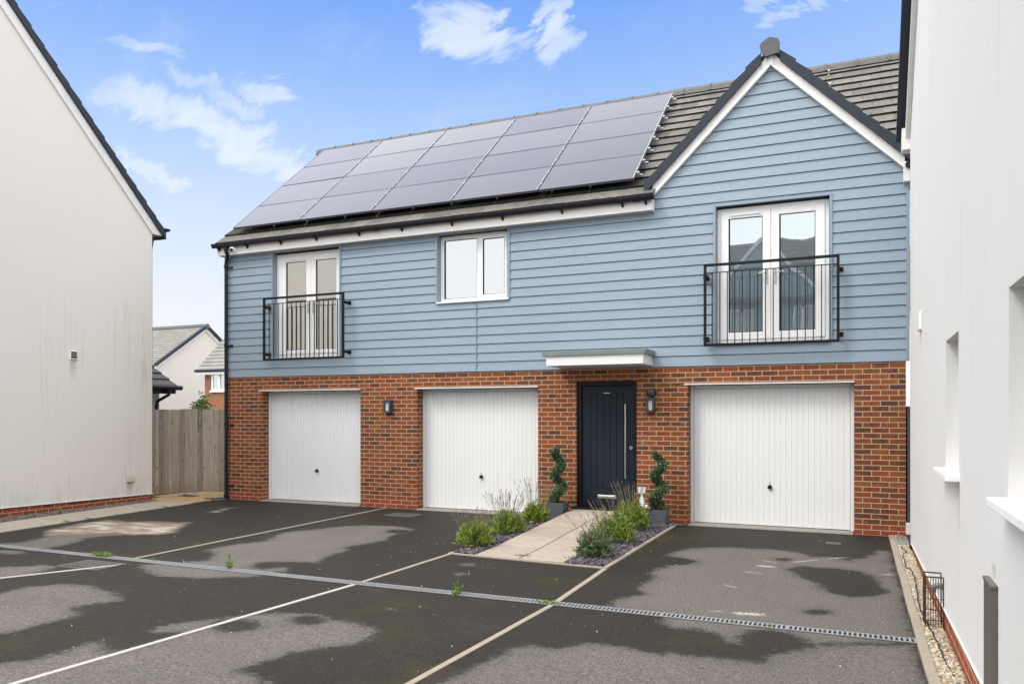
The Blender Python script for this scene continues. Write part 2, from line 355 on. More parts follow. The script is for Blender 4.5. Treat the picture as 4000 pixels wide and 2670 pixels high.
M['shadow_backing']=plain('black_shadow_backing',(.03,.035,.04),.9)  # wall backing painted black to deepen the shadow gaps between the boards
M['dkalu']=plain('dark_panel_edge',(.10,.11,.15),.4,metal=.3)
M['mossy_shaded_tile']=plain('mossy_wet_shaded_tile',(.030,.029,.020),.85,var=.5,scale=14,dirt=(.07,.075,.02),dirtamt=.7)  # moss, with the shade under the solar panels put into the colour
M['bluehose']=plain('blue_hose',(.10,.32,.50),.4)
DRY= [[(-10.28, -5.34), (-10.1, -5.19), (-10.25, -4.76), (-10.82, -4.32), (-10.86, -3.9), (-10.57, -3.51), (-10.21, -3.44), (-9.57, -3.25), (-9.03, -3.53), (-8.86, -3.77), (-8.96, -3.97), (-9.31, -4.13), (-9.51, -4.36), (-9.6, -4.62), (-9.38, -4.87), (-9.34, -5.27), (-9.32, -5.48), (-10.08, -5.47)], [(-7.44, -7.72), (-7.19, -7.34), (-7.31, -7.04), (-7.1, -6.81), (-6.77, -6.73), (-6.36, -6.81), (-6.05, -6.96), (-5.91, -7.1), (-6.07, -7.28), (-6.1, -7.4), (-6.01, -7.51), (-5.83, -7.55), (-5.76, -7.66), (-5.74, -7.93), (-5.75, -8.17), (-5.76, -8.27), (-5.92, -8.6)], [(-5.17, -8.95), (-5.06, -8.73), (-4.98, -8.53), (-4.95, -8.37), (-5.0, -8.11), (-4.95, -8.06), (-4.84, -8.16), (-4.73, -8.22), (-4.62, -8.21), (-4.62, -7.92), (-4.62, -7.64), (-4.85, -7.75), (-4.92, -7.58), (-4.88, -7.4), (-4.67, -7.12), (-4.45, -6.83), (-4.13, -6.74), (-3.99, -6.73), (-3.89, -6.8), (-3.55, -6.86), (-3.31, -6.92), (-3.29, -7.14), (-3.27, -7.27), (-3.31, -7.42), (-3.38, -7.48), (-3.44, -7.53), (-3.54, -7.75), (-3.51, -7.85), (-3.55, -8.03), (-3.55, -8.14), (-3.41, -8.21), (-3.24, -8.31), (-2.88, -8.78), (-4.3, -9.46)], [(-7.45, -4.29), (-7.35, -4.04), (-7.22, -3.79), (-7.42, -3.44), (-7.51, -3.1), (-7.36, -2.79), (-7.18, -2.37), (-6.9, -1.99), (-6.3, -1.9), (-5.93, -2.08), (-5.86, -2.45), (-5.91, -2.78), (-5.75, -3.14), (-5.93, -3.81), (-5.79, -3.93), (-5.74, -4.31), (-5.6, -4.78), (-5.94, -4.87), (-6.21, -5.04), (-6.11, -5.24), (-5.93, -5.3), (-5.8, -5.11), (-5.67, -5.14), (-5.6, -5.3), (-5.7, -5.38), (-5.68, -5.64), (-5.86, -5.78), (-6.14, -6.01), (-6.58, -6.09), (-6.98, -5.95), (-7.39, -5.67), (-7.04, -5.36), (-6.89, -5.14), (-7.2, -4.73), (-7.43, -4.65)], [(-1.9, -2.12), (-2.09, -2.42), (-2.07, -2.64), (-1.93, -2.79), (-2.08, -2.75), (-1.9, -2.78), (-1.69, -2.95), (-1.76, -3.18), (-1.96, -3.32), (-1.94, -3.4), (-2.04, -3.82), (-1.92, -4.02), (-1.98, -4.44), (-1.95, -4.65), (-1.84, -4.78), (-1.92, -4.88), (-2.03, -5.16), (-2.01, -5.42), (-1.72, -5.44), (-1.49, -5.56), (-1.42, -5.81), (-1.33, -5.93), (-1.38, -5.9), (-1.14, -5.87), (-0.98, -5.92), (-0.91, -6.12), (-0.76, -6.18), (-0.75, -6.05), (-0.83, -5.94), (-0.78, -5.74), (-0.67, -5.63), (-0.48, -5.67), (-0.37, -5.79), (-0.3, -5.89), (0.4, -5.54), (0.4, -5.28), (0.4, -3.96), (0.39, -2.19), (0.38, -1.33), (0.26, -1.26), (0.05, -1.93), (-0.1, -2.2), (-0.25, -2.0), (-0.48, -2.1), (-0.6, -1.88), (-0.78, -1.75), (-1.22, -1.79), (-1.48, -1.76), (-1.72, -1.95), (-2.01, -2.2), (-2.08, -2.41)], [(-2.35, -7.89), (-2.32, -7.65), (-2.29, -7.38), (-2.24, -7.12), (-2.21, -6.93), (-2.15, -6.79), (-2.01, -6.84), (-1.92, -6.79), (-1.85, -6.65), (-1.65, -6.57), (-1.42, -6.59), (-1.25, -6.62), (-1.23, -6.57), (-0.96, -6.56), (-0.76, -6.58), (-0.57, -6.51), (-0.54, -6.32), (-0.37, -6.13), (-0.3, -5.92), (0.4, -5.58), (0.4, -6.57), (0.37, -7.48), (-2.13, -8.66)], [(-3.9, -4.13), (-3.89, -4.18), (-3.91, -4.23), (-3.94, -4.26), (-3.99, -4.27), (-4.04, -4.25), (-4.08, -4.2), (-4.09, -4.15), (-4.08, -4.1), (-4.04, -4.07), (-3.99, -4.06), (-3.94, -4.08)], [(-3.77, -4.64), (-3.75, -4.69), (-3.77, -4.73), (-3.8, -4.76), (-3.84, -4.77), (-3.88, -4.75), (-3.91, -4.71), (-3.93, -4.66), (-3.92, -4.62), (-3.88, -4.59), (-3.84, -4.59), (-3.8, -4.61)], [(-3.62, -6.29), (-3.61, -6.31), (-3.61, -6.33), (-3.63, -6.34), (-3.65, -6.34), (-3.67, -6.34), (-3.69, -6.32), (-3.69, -6.3), (-3.69, -6.28), (-3.68, -6.26), (-3.66, -6.26), (-3.63, -6.27)], [(-9.3, -5.66), (-9.24, -5.72), (-9.25, -5.8), (-9.31, -5.86), (-9.42, -5.89), (-9.54, -5.88), (-9.65, -5.84), (-9.71, -5.78), (-9.7, -5.7), (-9.64, -5.64), (-9.53, -5.61), (-9.4, -5.62)], [(-8.58, -6.76), (-8.57, -6.45), (-8.23, -6.16), (-8.03, -6.17), (-7.88, -6.41), (-7.83, -6.78), (-8.06, -7.08)]]
WET= [[(-0.67, -2.99), (-0.54, -2.77), (-0.17, -2.77), (0.04, -2.85), (0.16, -3.1), (0.19, -3.48), (0.26, -3.78), (0.19, -3.95), (-0.04, -4.15), (-0.19, -4.05), (-0.3, -3.78), (-0.37, -3.54), (-0.55, -3.38)], [(-4.27, -7.24), (-4.23, -7.32), (-4.24, -7.39), (-4.3, -7.45), (-4.39, -7.47), (-4.5, -7.45), (-4.59, -7.39), (-4.63, -7.31), (-4.63, -7.23), (-4.56, -7.17), (-4.46, -7.15), (-4.36, -7.17)], [(-3.93, -6.88), (-3.9, -6.95), (-3.91, -7.01), (-3.96, -7.06), (-4.03, -7.07), (-4.11, -7.05), (-4.17, -7.0), (-4.21, -6.93), (-4.2, -6.86), (-4.15, -6.81), (-4.08, -6.8), (-4.0, -6.82)], [(-5.88, -2.3), (-5.86, -2.39), (-5.88, -2.47), (-5.94, -2.52), (-6.03, -2.53), (-6.12, -2.5), (-6.19, -2.44), (-6.21, -2.35), (-6.2, -2.27), (-6.13, -2.22), (-6.04, -2.2), (-5.95, -2.24)], [(-0.73, -2.38), (-0.74, -2.42), (-0.76, -2.46), (-0.79, -2.48), (-0.81, -2.48), (-0.84, -2.46), (-0.85, -2.43), (-0.84, -2.38), (-0.83, -2.34), (-0.8, -2.32), (-0.77, -2.32), (-0.74, -2.34)], [(-0.23, -4.82), (-0.24, -4.85), (-0.26, -4.89), (-0.3, -4.91), (-0.33, -4.92), (-0.36, -4.91), (-0.37, -4.88), (-0.36, -4.84), (-0.34, -4.8), (-0.3, -4.78), (-0.27, -4.77), (-0.24, -4.79)]]
SAND= [[(-10.32, -4.72), (-10.8, -4.31), (-11.01, -3.79), (-11.03, -3.13), (-10.58, -3.14), (-9.91, -2.94), (-9.49, -2.85), (-9.15, -3.41), (-8.86, -3.77), (-8.96, -3.97), (-9.31, -4.13), (-9.63, -4.11), (-9.81, -4.27), (-10.21, -4.52)], [(-10.27, -1.72), (-10.4, -1.3), (-10.29, -1.05), (-10.16, -1.44), (-10.07, -1.82)]]
CHALK= [(-1.05, -2.92, -0.79, -2.93, 0.05), (-1.16, -3.32, -0.86, -3.36, 0.03), (-1.05, -2.57, -0.78, -2.65, 0.03), (-0.72, -2.62, -0.36, -2.21, 0.03), (-0.36, -2.21, -0.06, -1.92, 0.03), (-1.18, -5.2, -1.02, -5.16, 0.03), (-1.01, -5.19, -0.66, -5.12, 0.05), (-1.23, -4.03, -1.04, -4.21, 0.03), (0.28, -2.38, 0.35, -2.4, 0.03), (0.22, -2.91, 0.38, -2.82, 0.03), (-10.63, -3.98, -10.59, -3.52, 0.08), (-9.85, -4.13, -9.94, -3.67, 0.03)]
CLOUDS= [(-0.5188, 0.548, 16.147, -3.3307, -10.6587, -30.1686, 1), (-0.5544, 0.5646, 28.0443, 0.0, -7.0007, -35.0323, 0.9), (-0.4703, 0.5354, 21.5221, -9.3915, -22.8261, -43.4942, 0.9), (-0.4334, 0.5252, 38.1492, 0.0, -19.9925, -102.9366, 0.6), (-0.3815, 0.5288, 41.7172, 0.0, -7.4403, -37.3162, 0.9), (-0.3879, 0.5599, 48.4634, -20.5921, -28.8038, -52.3429, 0.7), (-0.3688, 0.505, 57.0232, 0.0, -11.528, -60.2604, 0.8), (-0.5082, 0.5229, 41.2432, 0.0, -16.753, -89.0362, 0.5), (-1.1595, 0.6508, 9.5548, -2.4422, -20.2618, -63.8628, 0.5), (-1.1489, 0.5452, 9.8016, -3.8461, -10.5626, -29.8519, 0.85), (-1.2302, 0.5644, 17.3119, -4.4871, -11.9316, -41.6922, 0.6), (-1.0265, 0.5049, 8.1665, -5.5911, -16.16, -32.0614, 0.9), (-0.9125, 0.4467, 9.7668, -6.3785, -15.1325, -30.0369, 1), (-0.8364, 0.4081, 15.275, -15.1376, -20.1379, -29.1645, 1), (-1.0363, 0.5703, 12.4763, -4.7482, -22.0455, -59.0281, 0.7), (-0.9496, 0.517, 13.4728, -6.8869, -22.8661, -51.8541, 0.7), (-0.8807, 0.525, 17.7585, -6.4071, -18.3691, -48.6517, 0.75), (-1.1279, 0.4365, 9.5925, -5.1095, -24.2173, -61.4415, 0.85), (-1.0512, 0.4125, 24.2141, -5.8891, -25.9686, -101.4934, 0.7), (-0.0958, 0.4952, 69.0015, -42.9463, -60.2046, -73.9083, 0.6), (-0.0722, 0.4777, 45.9783, 7.4042, -2.294, -133.7847, 0.6), (-0.0442, 0.4865, 114.9874, 0.0, -18.3785, -87.4488, 0.6)]
# ------------------------------------------------------------------ ground
YD=-5.56
def gz(y): return 0.0 if y>YD else .025*(YD-y)
def asphalt_mat():
    t=NT('tarmac'); c=t.coord(); d=t.attr('dry'); sa=t.attr('sand'); ch=t.attr('chalk')
    n=t.noise(c,3.2,5,.62); n1=t.noise(c,19,4,.7)
    e=t.math('ADD',d,t.math('ADD',t.math('MULTIPLY_ADD',n,.24,-.12),t.math('MULTIPLY_ADD',n1,.26,-.13)))
    dry=t.sstep(e,-.04,.07)
    inner=t.sstep(e,.0,.22)                                   # paler where it dried first
    agg=t.noise(c,150,3,.8); agg2=t.noise(c,78,2,.7)
    speck=t.N('ShaderNodeTexVoronoi'); t.L(c,speck.inputs['Vector']); speck.inputs['Scale'].default_value=70
    big=t.noise(c,.9,4,.6)
    wetc=t.mix(t.sstep(t.math('ADD',t.math('MULTIPLY',agg,.5),t.math('MULTIPLY',agg2,.5)),.38,.62),(.014,.013,.012),(.056,.050,.045)); wetc=t.mix(t.math('MULTIPLY',big,.45),wetc,(.022,.018,.013))
    dryc=t.mix(t.sstep(t.math('ADD',t.math('MULTIPLY',agg,.5),t.math('MULTIPLY',agg2,.5)),.38,.62),(.078,.070,.062),(.235,.213,.190)); dryc=t.mix(t.math('MULTIPLY',t.sstep(big,.35,.7),.35),dryc,(.115,.105,.095))
    dryc=t.mix(t.math('MULTIPLY_ADD',inner,-.38,.38),dryc,(.085,.078,.070))
    col=t.mix(dry,wetc,dryc)
    col=t.mix(t.math('MULTIPLY',t.sstep(t.math('ADD',speck.outputs['Distance'],t.math('MULTIPLY',agg2,.2)),.20,.10),.55),col,(.36,.34,.32))
    moss=t.math('MULTIPLY',t.sstep(t.noise(t.map(c,(1,1,1),(4.3,1.1,0)),.75,5,.7),.52,.68),t.math('SUBTRACT',1.0,dry))
    col=t.mix(t.math('MULTIPLY',moss,.60),col,(.050,.046,.012))
    brown=t.math('MULTIPLY',t.sstep(t.noise(t.map(c,(1,1,1),(9.3,5.1,0)),1.7,6,.75),.52,.75),t.math('SUBTRACT',1.0,dry))
    col=t.mix(t.math('MULTIPLY',brown,.40),col,(.085,.062,.045))
    sm=t.sstep(t.math('ADD',sa,t.math('ADD',t.math('MULTIPLY_ADD',n,.7,-.35),t.math('MULTIPLY_ADD',n1,.35,-.17))),.35,.95)
    sc=t.ramp(t.noise(t.map(c,(1,2,1)),2.2,4),[(.35,(.30,.20,.125)),(.5,(.36,.28,.21)),(.6,(.60,.54,.48))])
    col=t.mix(t.math('MULTIPLY',sm,.80),col,sc)
    cm=t.sstep(t.math('ADD',ch,t.math('MULTIPLY_ADD',t.noise(c,30,5,.9),2.4,-1.30)),.20,.80)
    col=t.mix(t.math('MULTIPLY',cm,.75),col,(.62,.59,.55))
    rough=t.math('MULTIPLY_ADD',dry,.25,.68)
    gr=t.noise(c,34,5,.92); gv=t.N('ShaderNodeVectorMath',operation='SCALE'); t.L(col,gv.inputs[0]); t.L(t.math('MULTIPLY_ADD',t.sstep(gr,.32,.68),.75,.62),gv.inputs['Scale']); col=gv.outputs[0]
    return t.set(col,rough,t.bump(agg,.6,.005),0,t.math('MULTIPLY_ADD',dry,.05,.14))
M['tarmac']=asphalt_mat()
M['ground']=plain('distant_ground',(.10,.09,.07),.95,var=.3,scale=1)

b=MB(); b.quad((-400,-400,-.07),(400,-400,-.07),(400,400,-.07),(-400,400,-.07)); struct(b.build('ground',M['ground']))

def sdist(P,poly):
    px,py=P[:,0],P[:,1]; ins=np.zeros(len(P),bool); dm=np.full(len(P),1e9)
    n=len(poly)
    for i in range(n):
        x0,y0=poly[i]; x1,y1=poly[(i+1)%n]
        dx,dy=x1-x0,y1-y0; L=dx*dx+dy*dy+1e-12
        t=np.clip(((px-x0)*dx+(py-y0)*dy)/L,0,1)
        dm=np.minimum(dm,np.hypot(px-x0-t*dx,py-y0-t*dy))
        if abs(dy)>1e-9: ins^=((y0>py)!=(y1>py))&(px<(x1-x0)*(py-y0)/dy+x0)
    return np.where(ins,dm,-dm)
def make_driveway():
    xs=np.concatenate([[-40,-20],np.arange(-14.0,.40,.04),[.40]]); ys=np.concatenate([[-30,-18,-12],np.arange(-9.6,YD-.01,.04),[YD],np.arange(YD+.04,.0,.04),[.0,.35]])
    X,Yy=np.meshgrid(xs,ys); Z=np.where(Yy>YD,0,.025*(YD-Yy)); Z=Z+.0015*np.sin(X*3.1+Yy*2.3)*0
    P=np.stack([X.ravel(),Yy.ravel(),Z.ravel()],1); nx=len(xs); ny=len(ys)
    i=np.arange(ny-1)[:,None]*nx+np.arange(nx-1)[None]; F=np.stack([i,i+1,i+1+nx,i+nx],-1).reshape(-1,4)
    me=bpy.data.meshes.new('driveway'); me.vertices.add(len(P)); me.vertices.foreach_set('co',P.ravel())
    me.loops.add(F.size); me.loops.foreach_set('vertex_index',F.ravel()); me.polygons.add(len(F))
    me.polygons.foreach_set('loop_start',np.arange(len(F))*4); me.polygons.foreach_set('loop_total',np.full(len(F),4)); me.update(calc_edges=True)
    Q=P[:,:2]; d=np.full(len(P),-1.0)
    for p in DRY: d=np.maximum(d,sdist(Q,p))
    for p in WET: d=np.minimum(d,-sdist(Q,p))
    d=np.clip(d,-.5,.5)
    sa=np.zeros(len(P))
    for p in SAND: sa=np.maximum(sa,np.clip((sdist(Q,p)+.25)/.5,0,1))
    ch=np.zeros(len(P))
    for x0,y0,x1,y1,w in CHALK:
        dx,dy=x1-x0,y1-y0; t=np.clip(((Q[:,0]-x0)*dx+(Q[:,1]-y0)*dy)/(dx*dx+dy*dy),0,1)
        q=np.hypot(Q[:,0]-x0-t*dx,Q[:,1]-y0-t*dy); ch=np.maximum(ch,np.clip(1-q/(w*2.0),0,1)*min(1,.5+w*8)*np.minimum(1,3*np.minimum(t,1-t)+.25))
    for nm,v in (('dry',d),('sand',sa),('chalk',ch)):
        a=me.attributes.new(nm,'FLOAT','POINT'); a.data.foreach_set('value',v.astype(np.float32))
    me.materials.append(M['tarmac']); o=bpy.data.objects.new('driveway',me); COL.objects.link(o); struct(o)
make_driveway()

def strip(mb,x0,y0,x1,y1,w,h=.012,seg=.9,tv=.25,gap=.006):
    """a line of edging blocks lying between two ground points"""
    L=math.hypot(x1-x0,y1-y0); n=max(1,round(L/seg)); ux,uy=(x1-x0)/L,(y1-y0)/L; px,py=-uy*w/2,ux*w/2
    for i in range(n):
        a=i*L/n+gap/2; c=(i+1)*L/n-gap/2; mb.tint=random.uniform(0,1)
        j=random.uniform(-.003,.003)
        A=(x0+ux*a+j,y0+uy*a); B=(x0+ux*c+j,y0+uy*c)
        r=[(A[0]-px,A[1]-py),(B[0]-px,B[1]-py),(B[0]+px,B[1]+py),(A[0]+px,A[1]+py)]
        mb.hexa([(q[0],q[1],gz(q[1])-.05) for q in r]+[(q[0],q[1],gz(q[1])+h) for q in r])
b=MB(); strip(b,-2.513,-.10,-2.511,-3.80,.055,.022); strip(b,-2.511,-3.80,-2.462,-5.44,.055,.010)
strip(b,-4.50,-.10,-4.49,-3.66,.05,.018); strip(b,-4.487,-3.66,-4.545,-5.44,.05,.008)
strip(b,-7.761,-.02,-7.735,-5.44,.045,.006)
strip(b,-4.52,-3.66,-2.54,-3.78,.045,.016); struct(b.build('path_edging',M['concrete'],bevel=.004))
b=MB(); strip(b,-2.462,-5.565,-2.475,-12,.050,.008); struct(b.build('bay_line',M['concrete'],bevel=.003))
b=MB(); strip(b,-4.55,-5.565,-4.60,-12,.048,.008); strip(b,-7.50,-5.74,-8.05,-7.3,.05,.007); strip(b,-8.05,-7.3,-8.6,-9.3,.05,.007)
struct(b.build('bay_line',M['whiteconc'],bevel=.003))
b=MB(); strip(b,.436,-.06,.44,-12,.068,.030,.91); struct(b.build('kerb',M['concrete'],bevel=.006))
# garage thresholds
b=MB()
for x0,x1 in ((-10.64,-8.33),(-7.13,-4.82),(-2.36,-.03)): b.box(x0+.01,-.07,-.03,x1-.01,.34,.018)
struct(b.build('garage_threshold',M['threshold'],bevel=.01))
# front path slabs rising to the door
b=MB(); ys=[-3.66,-3.0,-2.32,-1.62,-.92,-.26,0.02]
def pz(y): return .012+.158*max(0,(y+3.3)/3.3)
for i in range(6):
    for x0,x1 in ((-4.175,-3.605),(-3.590,-3.02)):
        b.tint=random.random(); y0,y1=ys[i]+.010,ys[i+1]-.010
        b.hexa([(x0,y0,-.03),(x1,y0,-.03),(x1,y1,-.03),(x0,y1,-.03),(x0,y0,pz(y0)),(x1,y0,pz(y0)),(x1,y1,pz(y1)),(x0,y1,pz(y1))])
struct(b.build('front_path',M['slab'],bevel=.006))
# left path: pale slabs and yellow sandstone patch by the gate
def lx(y): return -11.59-(y-.13)*.0872   # driveway edge of the left path
b=MB(); y=-9.0
while y<-.9:
    y1=min(y+.9,-.9); b.tint=random.random()
    b.hexa([(lx(y)-.92,y+.004,-.03),(lx(y),y+.004,-.03),(lx(y1),y1-.004,-.03),(lx(y1)-.92,y1-.004,-.03),(lx(y)-.92,y+.004,.011),(lx(y),y+.004,.011),(lx(y1),y1-.004,.011),(lx(y1)-.92,y1-.004,.011)]); y=y1
struct(b.build('left_path',M['slab_left'],bevel=.004))
b=MB()
for x0,x1,y0,y1 in ((-12.9,-12.42,-.88,-.35),(-12.41,-11.9,-.88,-.35),(-11.89,-11.56,-.88,-.35),(-13.2,-12.72,-.34,.2),(-12.71,-12.1,-.34,.2),(-12.09,-11.58,-.34,.2),(-13.2,-12.3,.21,3),(-12.29,-11.58,.21,3)):
    b.tint=random.random(); b.box(x0,y0,-.03,x1,y1,.013)
struct(b.build('sandstone_path',M['sandstone'],bevel=.003))
b=MB()
b.tint=.3; b.box(.485,-.52,-.02,.62,-.15,.035); b.tint=.8; b.box(.485,-.9,-.02,.62,-.53,.035)
tag(b.build('paving_slab',M['greyslab'],bevel=.004),'grey slabs laid in front of the dark side gate beside the gravel','paving slab')
# soil under the beds
b=MB(); 
for x0,x1 in ((-4.485,-4.18),(-3.015,-2.535)):
    b.hexa([(x0,-3.64,-.03),(x1,-3.64,-.03),(x1,0,-.03),(x0,0,-.03),(x0,-3.64,.006),(x1,-3.64,.006),(x1,0,.006 if x1>-3 else .10),(x0,0,.12 if x1>-3 else .05)])
b.box(-12.75,-9,-.03,-12.4,-.9,.007)
struct(b.build('soil_bed',M['soil']))
M['sandbed']=plain('gravel_bed_sand',(.32,.26,.18),.95,var=.3,scale=40)
b=MB(); b.box(.475,-5.56,-.03,.66,-.05,.012); b.hexa([(.475,-12,-.03),(.66,-12,-.03),(.66,-5.56,-.03),(.475,-5.56,-.03),(.475,-12,gz(-12)+.012),(.66,-12,gz(-12)+.012),(.66,-5.56,.012),(.475,-5.56,.012)]); struct(b.build('gravel_bed',M['sandbed']))

def chips(name,mat,n,fx,size,flat,label,seed,hfun=lambda x,y:0.0,layers=.02):
    rs=random.Random(seed); b=MB()
    base=[(-1,-1,-1),(1,-1,-1),(1,1,-1),(-1,1,-1),(-1,-1,1),(1,-1,1),(1,1,1),(-1,1,1)]
    for _ in range(n):
        x,y=fx(rs); s=size*rs.uniform(.6,1.5); a=rs.uniform(0,6.28); ca,sa=math.cos(a),math.sin(a); e=rs.uniform(.5,1)
        tx,ty=rs.gauss(0,.28),rs.gauss(0,.28); z=hfun(x,y)+rs.uniform(.0,layers)
        vs=[]
        for (p,q,r_) in base:
            k=rs.uniform(.55,1.0) if r_<0 else rs.uniform(.45,.95)
            u,v,w=p*s*k,q*s*k*e,r_*s*flat*rs.uniform(.7,1)
            X=u*ca-v*sa; Y_=u*sa+v*ca; vs.append((x+X,y+Y_,z+w+X*tx+Y_*ty))
        b.tint=rs.random()*.999; b.hexa(vs)
    return tag(b.build(name,mat),label,'gravel',kind='stuff')
def bed(rs):
    if rs.random()<.33: return rs.uniform(-4.475,-4.19),rs.uniform(-3.62,-.05)
    return rs.uniform(-3.0,-2.545),rs.uniform(-3.74,-.05)
chips('slate_chippings',M['slate'],7500,bed,.022,.28,'purple grey slate chippings in the beds either side of the front path',3,
      lambda x,y:(.012+.10*max(0,(y+3.6)/3.6)*((-2.53-x)/.48) if x>-3.2 else .012+.07*(y+3.64)/3.64*((x+4.49)/.3)))
def gst(rs):
    y=-.95-9.5*rs.random()**1.35 if rs.random()<.9 else rs.uniform(-.95,-.1)
    return (rs.uniform(.48,.612),y)
chips('gravel_strip',M['pebble'],9500,gst,.0108,.62,'cream gravel strip between the concrete kerb and the right white wall',5,lambda x,y:gz(y)+.012,.014)
chips('dull_gravel',M['purplegravel'],3600,lambda rs:((lambda y:(rs.uniform(-12.70,lx(y)-.925),y))(rs.uniform(-4.6,-.85))),.011,.6,'dull purple gravel strip at the foot of the left white wall',6)
chips('slate_debris',M['slate'],420,lambda rs:((rs.uniform(-12.75,-12.35),rs.uniform(-.12,.1)) if rs.random()<.5 else (rs.uniform(-11.85,-11.42),rs.uniform(-.32,-.04))),.02,.3,'dark slate chippings scattered by the wooden gates',8)
# drain
b=MB(); b.box(-13.5,-5.562,-.05,.402,-5.438,.004,0)
for k in range(14):
    x0,x1=-13.5+k*1.0,-13.5+(k+1)*1.0-.004
    x1=min(x1,.402)
    if x0>.4: break
    b.box(x0,-5.562,.004,x1,-5.550,.011,1); b.box(x0,-5.450,.004,x1,-5.438,.011,1)
    n=int((x1-x0)/.036)
    for i in range(n+1):
        x=x0+(x1-x0-.011)*i/max(n,1); b.box(x,-5.550,.004,x+.017,-5.450,.010,1)
tag(b.build('drain_channel',[M['dark'],M['galv']]),'long slotted metal drain channel running across the tarmac','drain')
# manholes
M['iron_cover']=plain('worn_iron_cover',(.15,.15,.145),.6,metal=.3,var=.2,scale=8,dirt=(.05,.05,.045),dirtamt=.6)
def manhole(cx,cy,w,d,label,rz=0):
    t=thing('manhole_cover',label,'manhole cover',(cx,cy,gz(cy)),'manhole covers in the tarmac',rz)
    f=MB(); e=.03
    f.box(-w/2,-d/2,-.01,w/2,-d/2+e,.006); f.box(-w/2,d/2-e,-.01,w/2,d/2,.006); f.box(-w/2,-d/2+e,-.01,-w/2+e,d/2-e,.006); f.box(w/2-e,-d/2+e,-.01,w/2,d/2-e,.006)
    f.build('frame',M['iron_cover'],t,rel=True)
    p=MB(); p.box(-w/2+e+.004,-d/2+e+.004,-.01,w/2-e-.004,d/2-e-.004,.003)
    k=.034; nx=int((w-2*e)/k); ny=int((d-2*e)/k)
    for i in range(nx):
        for j in range(ny):
            x=-w/2+e+k*(i+.5); y=-d/2+e+k*(j+.5)
            if (i+j)%2: p.box(x-.012,y-.004,.003,x+.012,y+.004,.007)
            else: p.box(x-.004,y-.012,.003,x+.004,y+.012,.007)
    p.build('lid',M['iron_cover'],t,rel=True)
manhole(-7.79,-5.935,.62,.40,'large worn metal cover beside the white bay line, left of the drain weeds')
manhole(-6.97,-.74,.52,.40,'rectangular metal cover in the tarmac in front of the brick pier with a lamp')
manhole(-.28,-.96,.18,.15,'small grey metal cover in the tarmac before the right garage')
# ------------------------------------------------------------------ the blue and brick house
H=thing('coach_house','blue clad house over brick garages with a steep front gable and juliet balconies','house',(-5.4,0,0))
XL,XR=-11.50,.62
ZC=2.43
def wall(mb,x0,x1,z0,z1,y0,y1,holes,mi=0,depth=None):
    """front wall slab in the xz plane with openings (x0,x1,z0,z1)"""
    xs=sorted({x0,x1}|{h[0] for h in holes}|{h[1] for h in holes}); zs=sorted({z0,z1}|{h[2] for h in holes}|{h[3] for h in holes})
    xs=[v for v in xs if x0<=v<=x1]; zs=[v for v in zs if z0<=v<=z1]
    for i in range(len(xs)-1):
        for j in range(len(zs)-1):
            cx,cz=(xs[i]+xs[i+1])/2,(zs[j]+zs[j+1])/2
            if any(h[0]<cx<h[1] and h[2]<cz<h[3] for h in holes): continue
            mb.quad((xs[i],y0,zs[j]),(xs[i+1],y0,zs[j]),(xs[i+1],y0,zs[j+1]),(xs[i],y0,zs[j+1]),mi)
    for h in holes:
        a,b_,c,d=max(h[0],x0),min(h[1],x1),max(h[2],z0),min(h[3],z1)
        mb.quad((a,y0,c),(a,y1,c),(a,y1,d),(a,y0,d),mi); mb.quad((b_,y1,c),(b_,y0,c),(b_,y0,d),(b_,y1,d),mi)
        mb.quad((a,y0,d),(a,y1,d),(b_,y1,d),(b_,y0,d),mi)
        if c>z0: mb.quad((a,y1,c),(a,y0,c),(b_,y0,c),(b_,y1,c),mi)
GAR=[(-10.642,-8.332),(-7.135,-4.822),(-2.36,-.03)]
ZG=2.135
b=MB(); wall(b,XL,XR,-.05,ZC+.02,0,.42,[(a,c,-.05,ZG) for a,c in GAR]+[(-4.155,-3.155,-.05,2.215)])
b.quad((XL,0,-.05),(XL,6.4,-.05),(XL,6.4,ZC),(XL,0,ZC)); b.quad((XR,0,-.05),(XR,6.4,-.05),(XR,6.4,ZC),(XR,0,ZC)); b.quad((XL,6.4,-.05),(XR,6.4,-.05),(XR,6.4,ZC),(XL,6.4,ZC))
b.build('brick_wall',M['brick'],H)
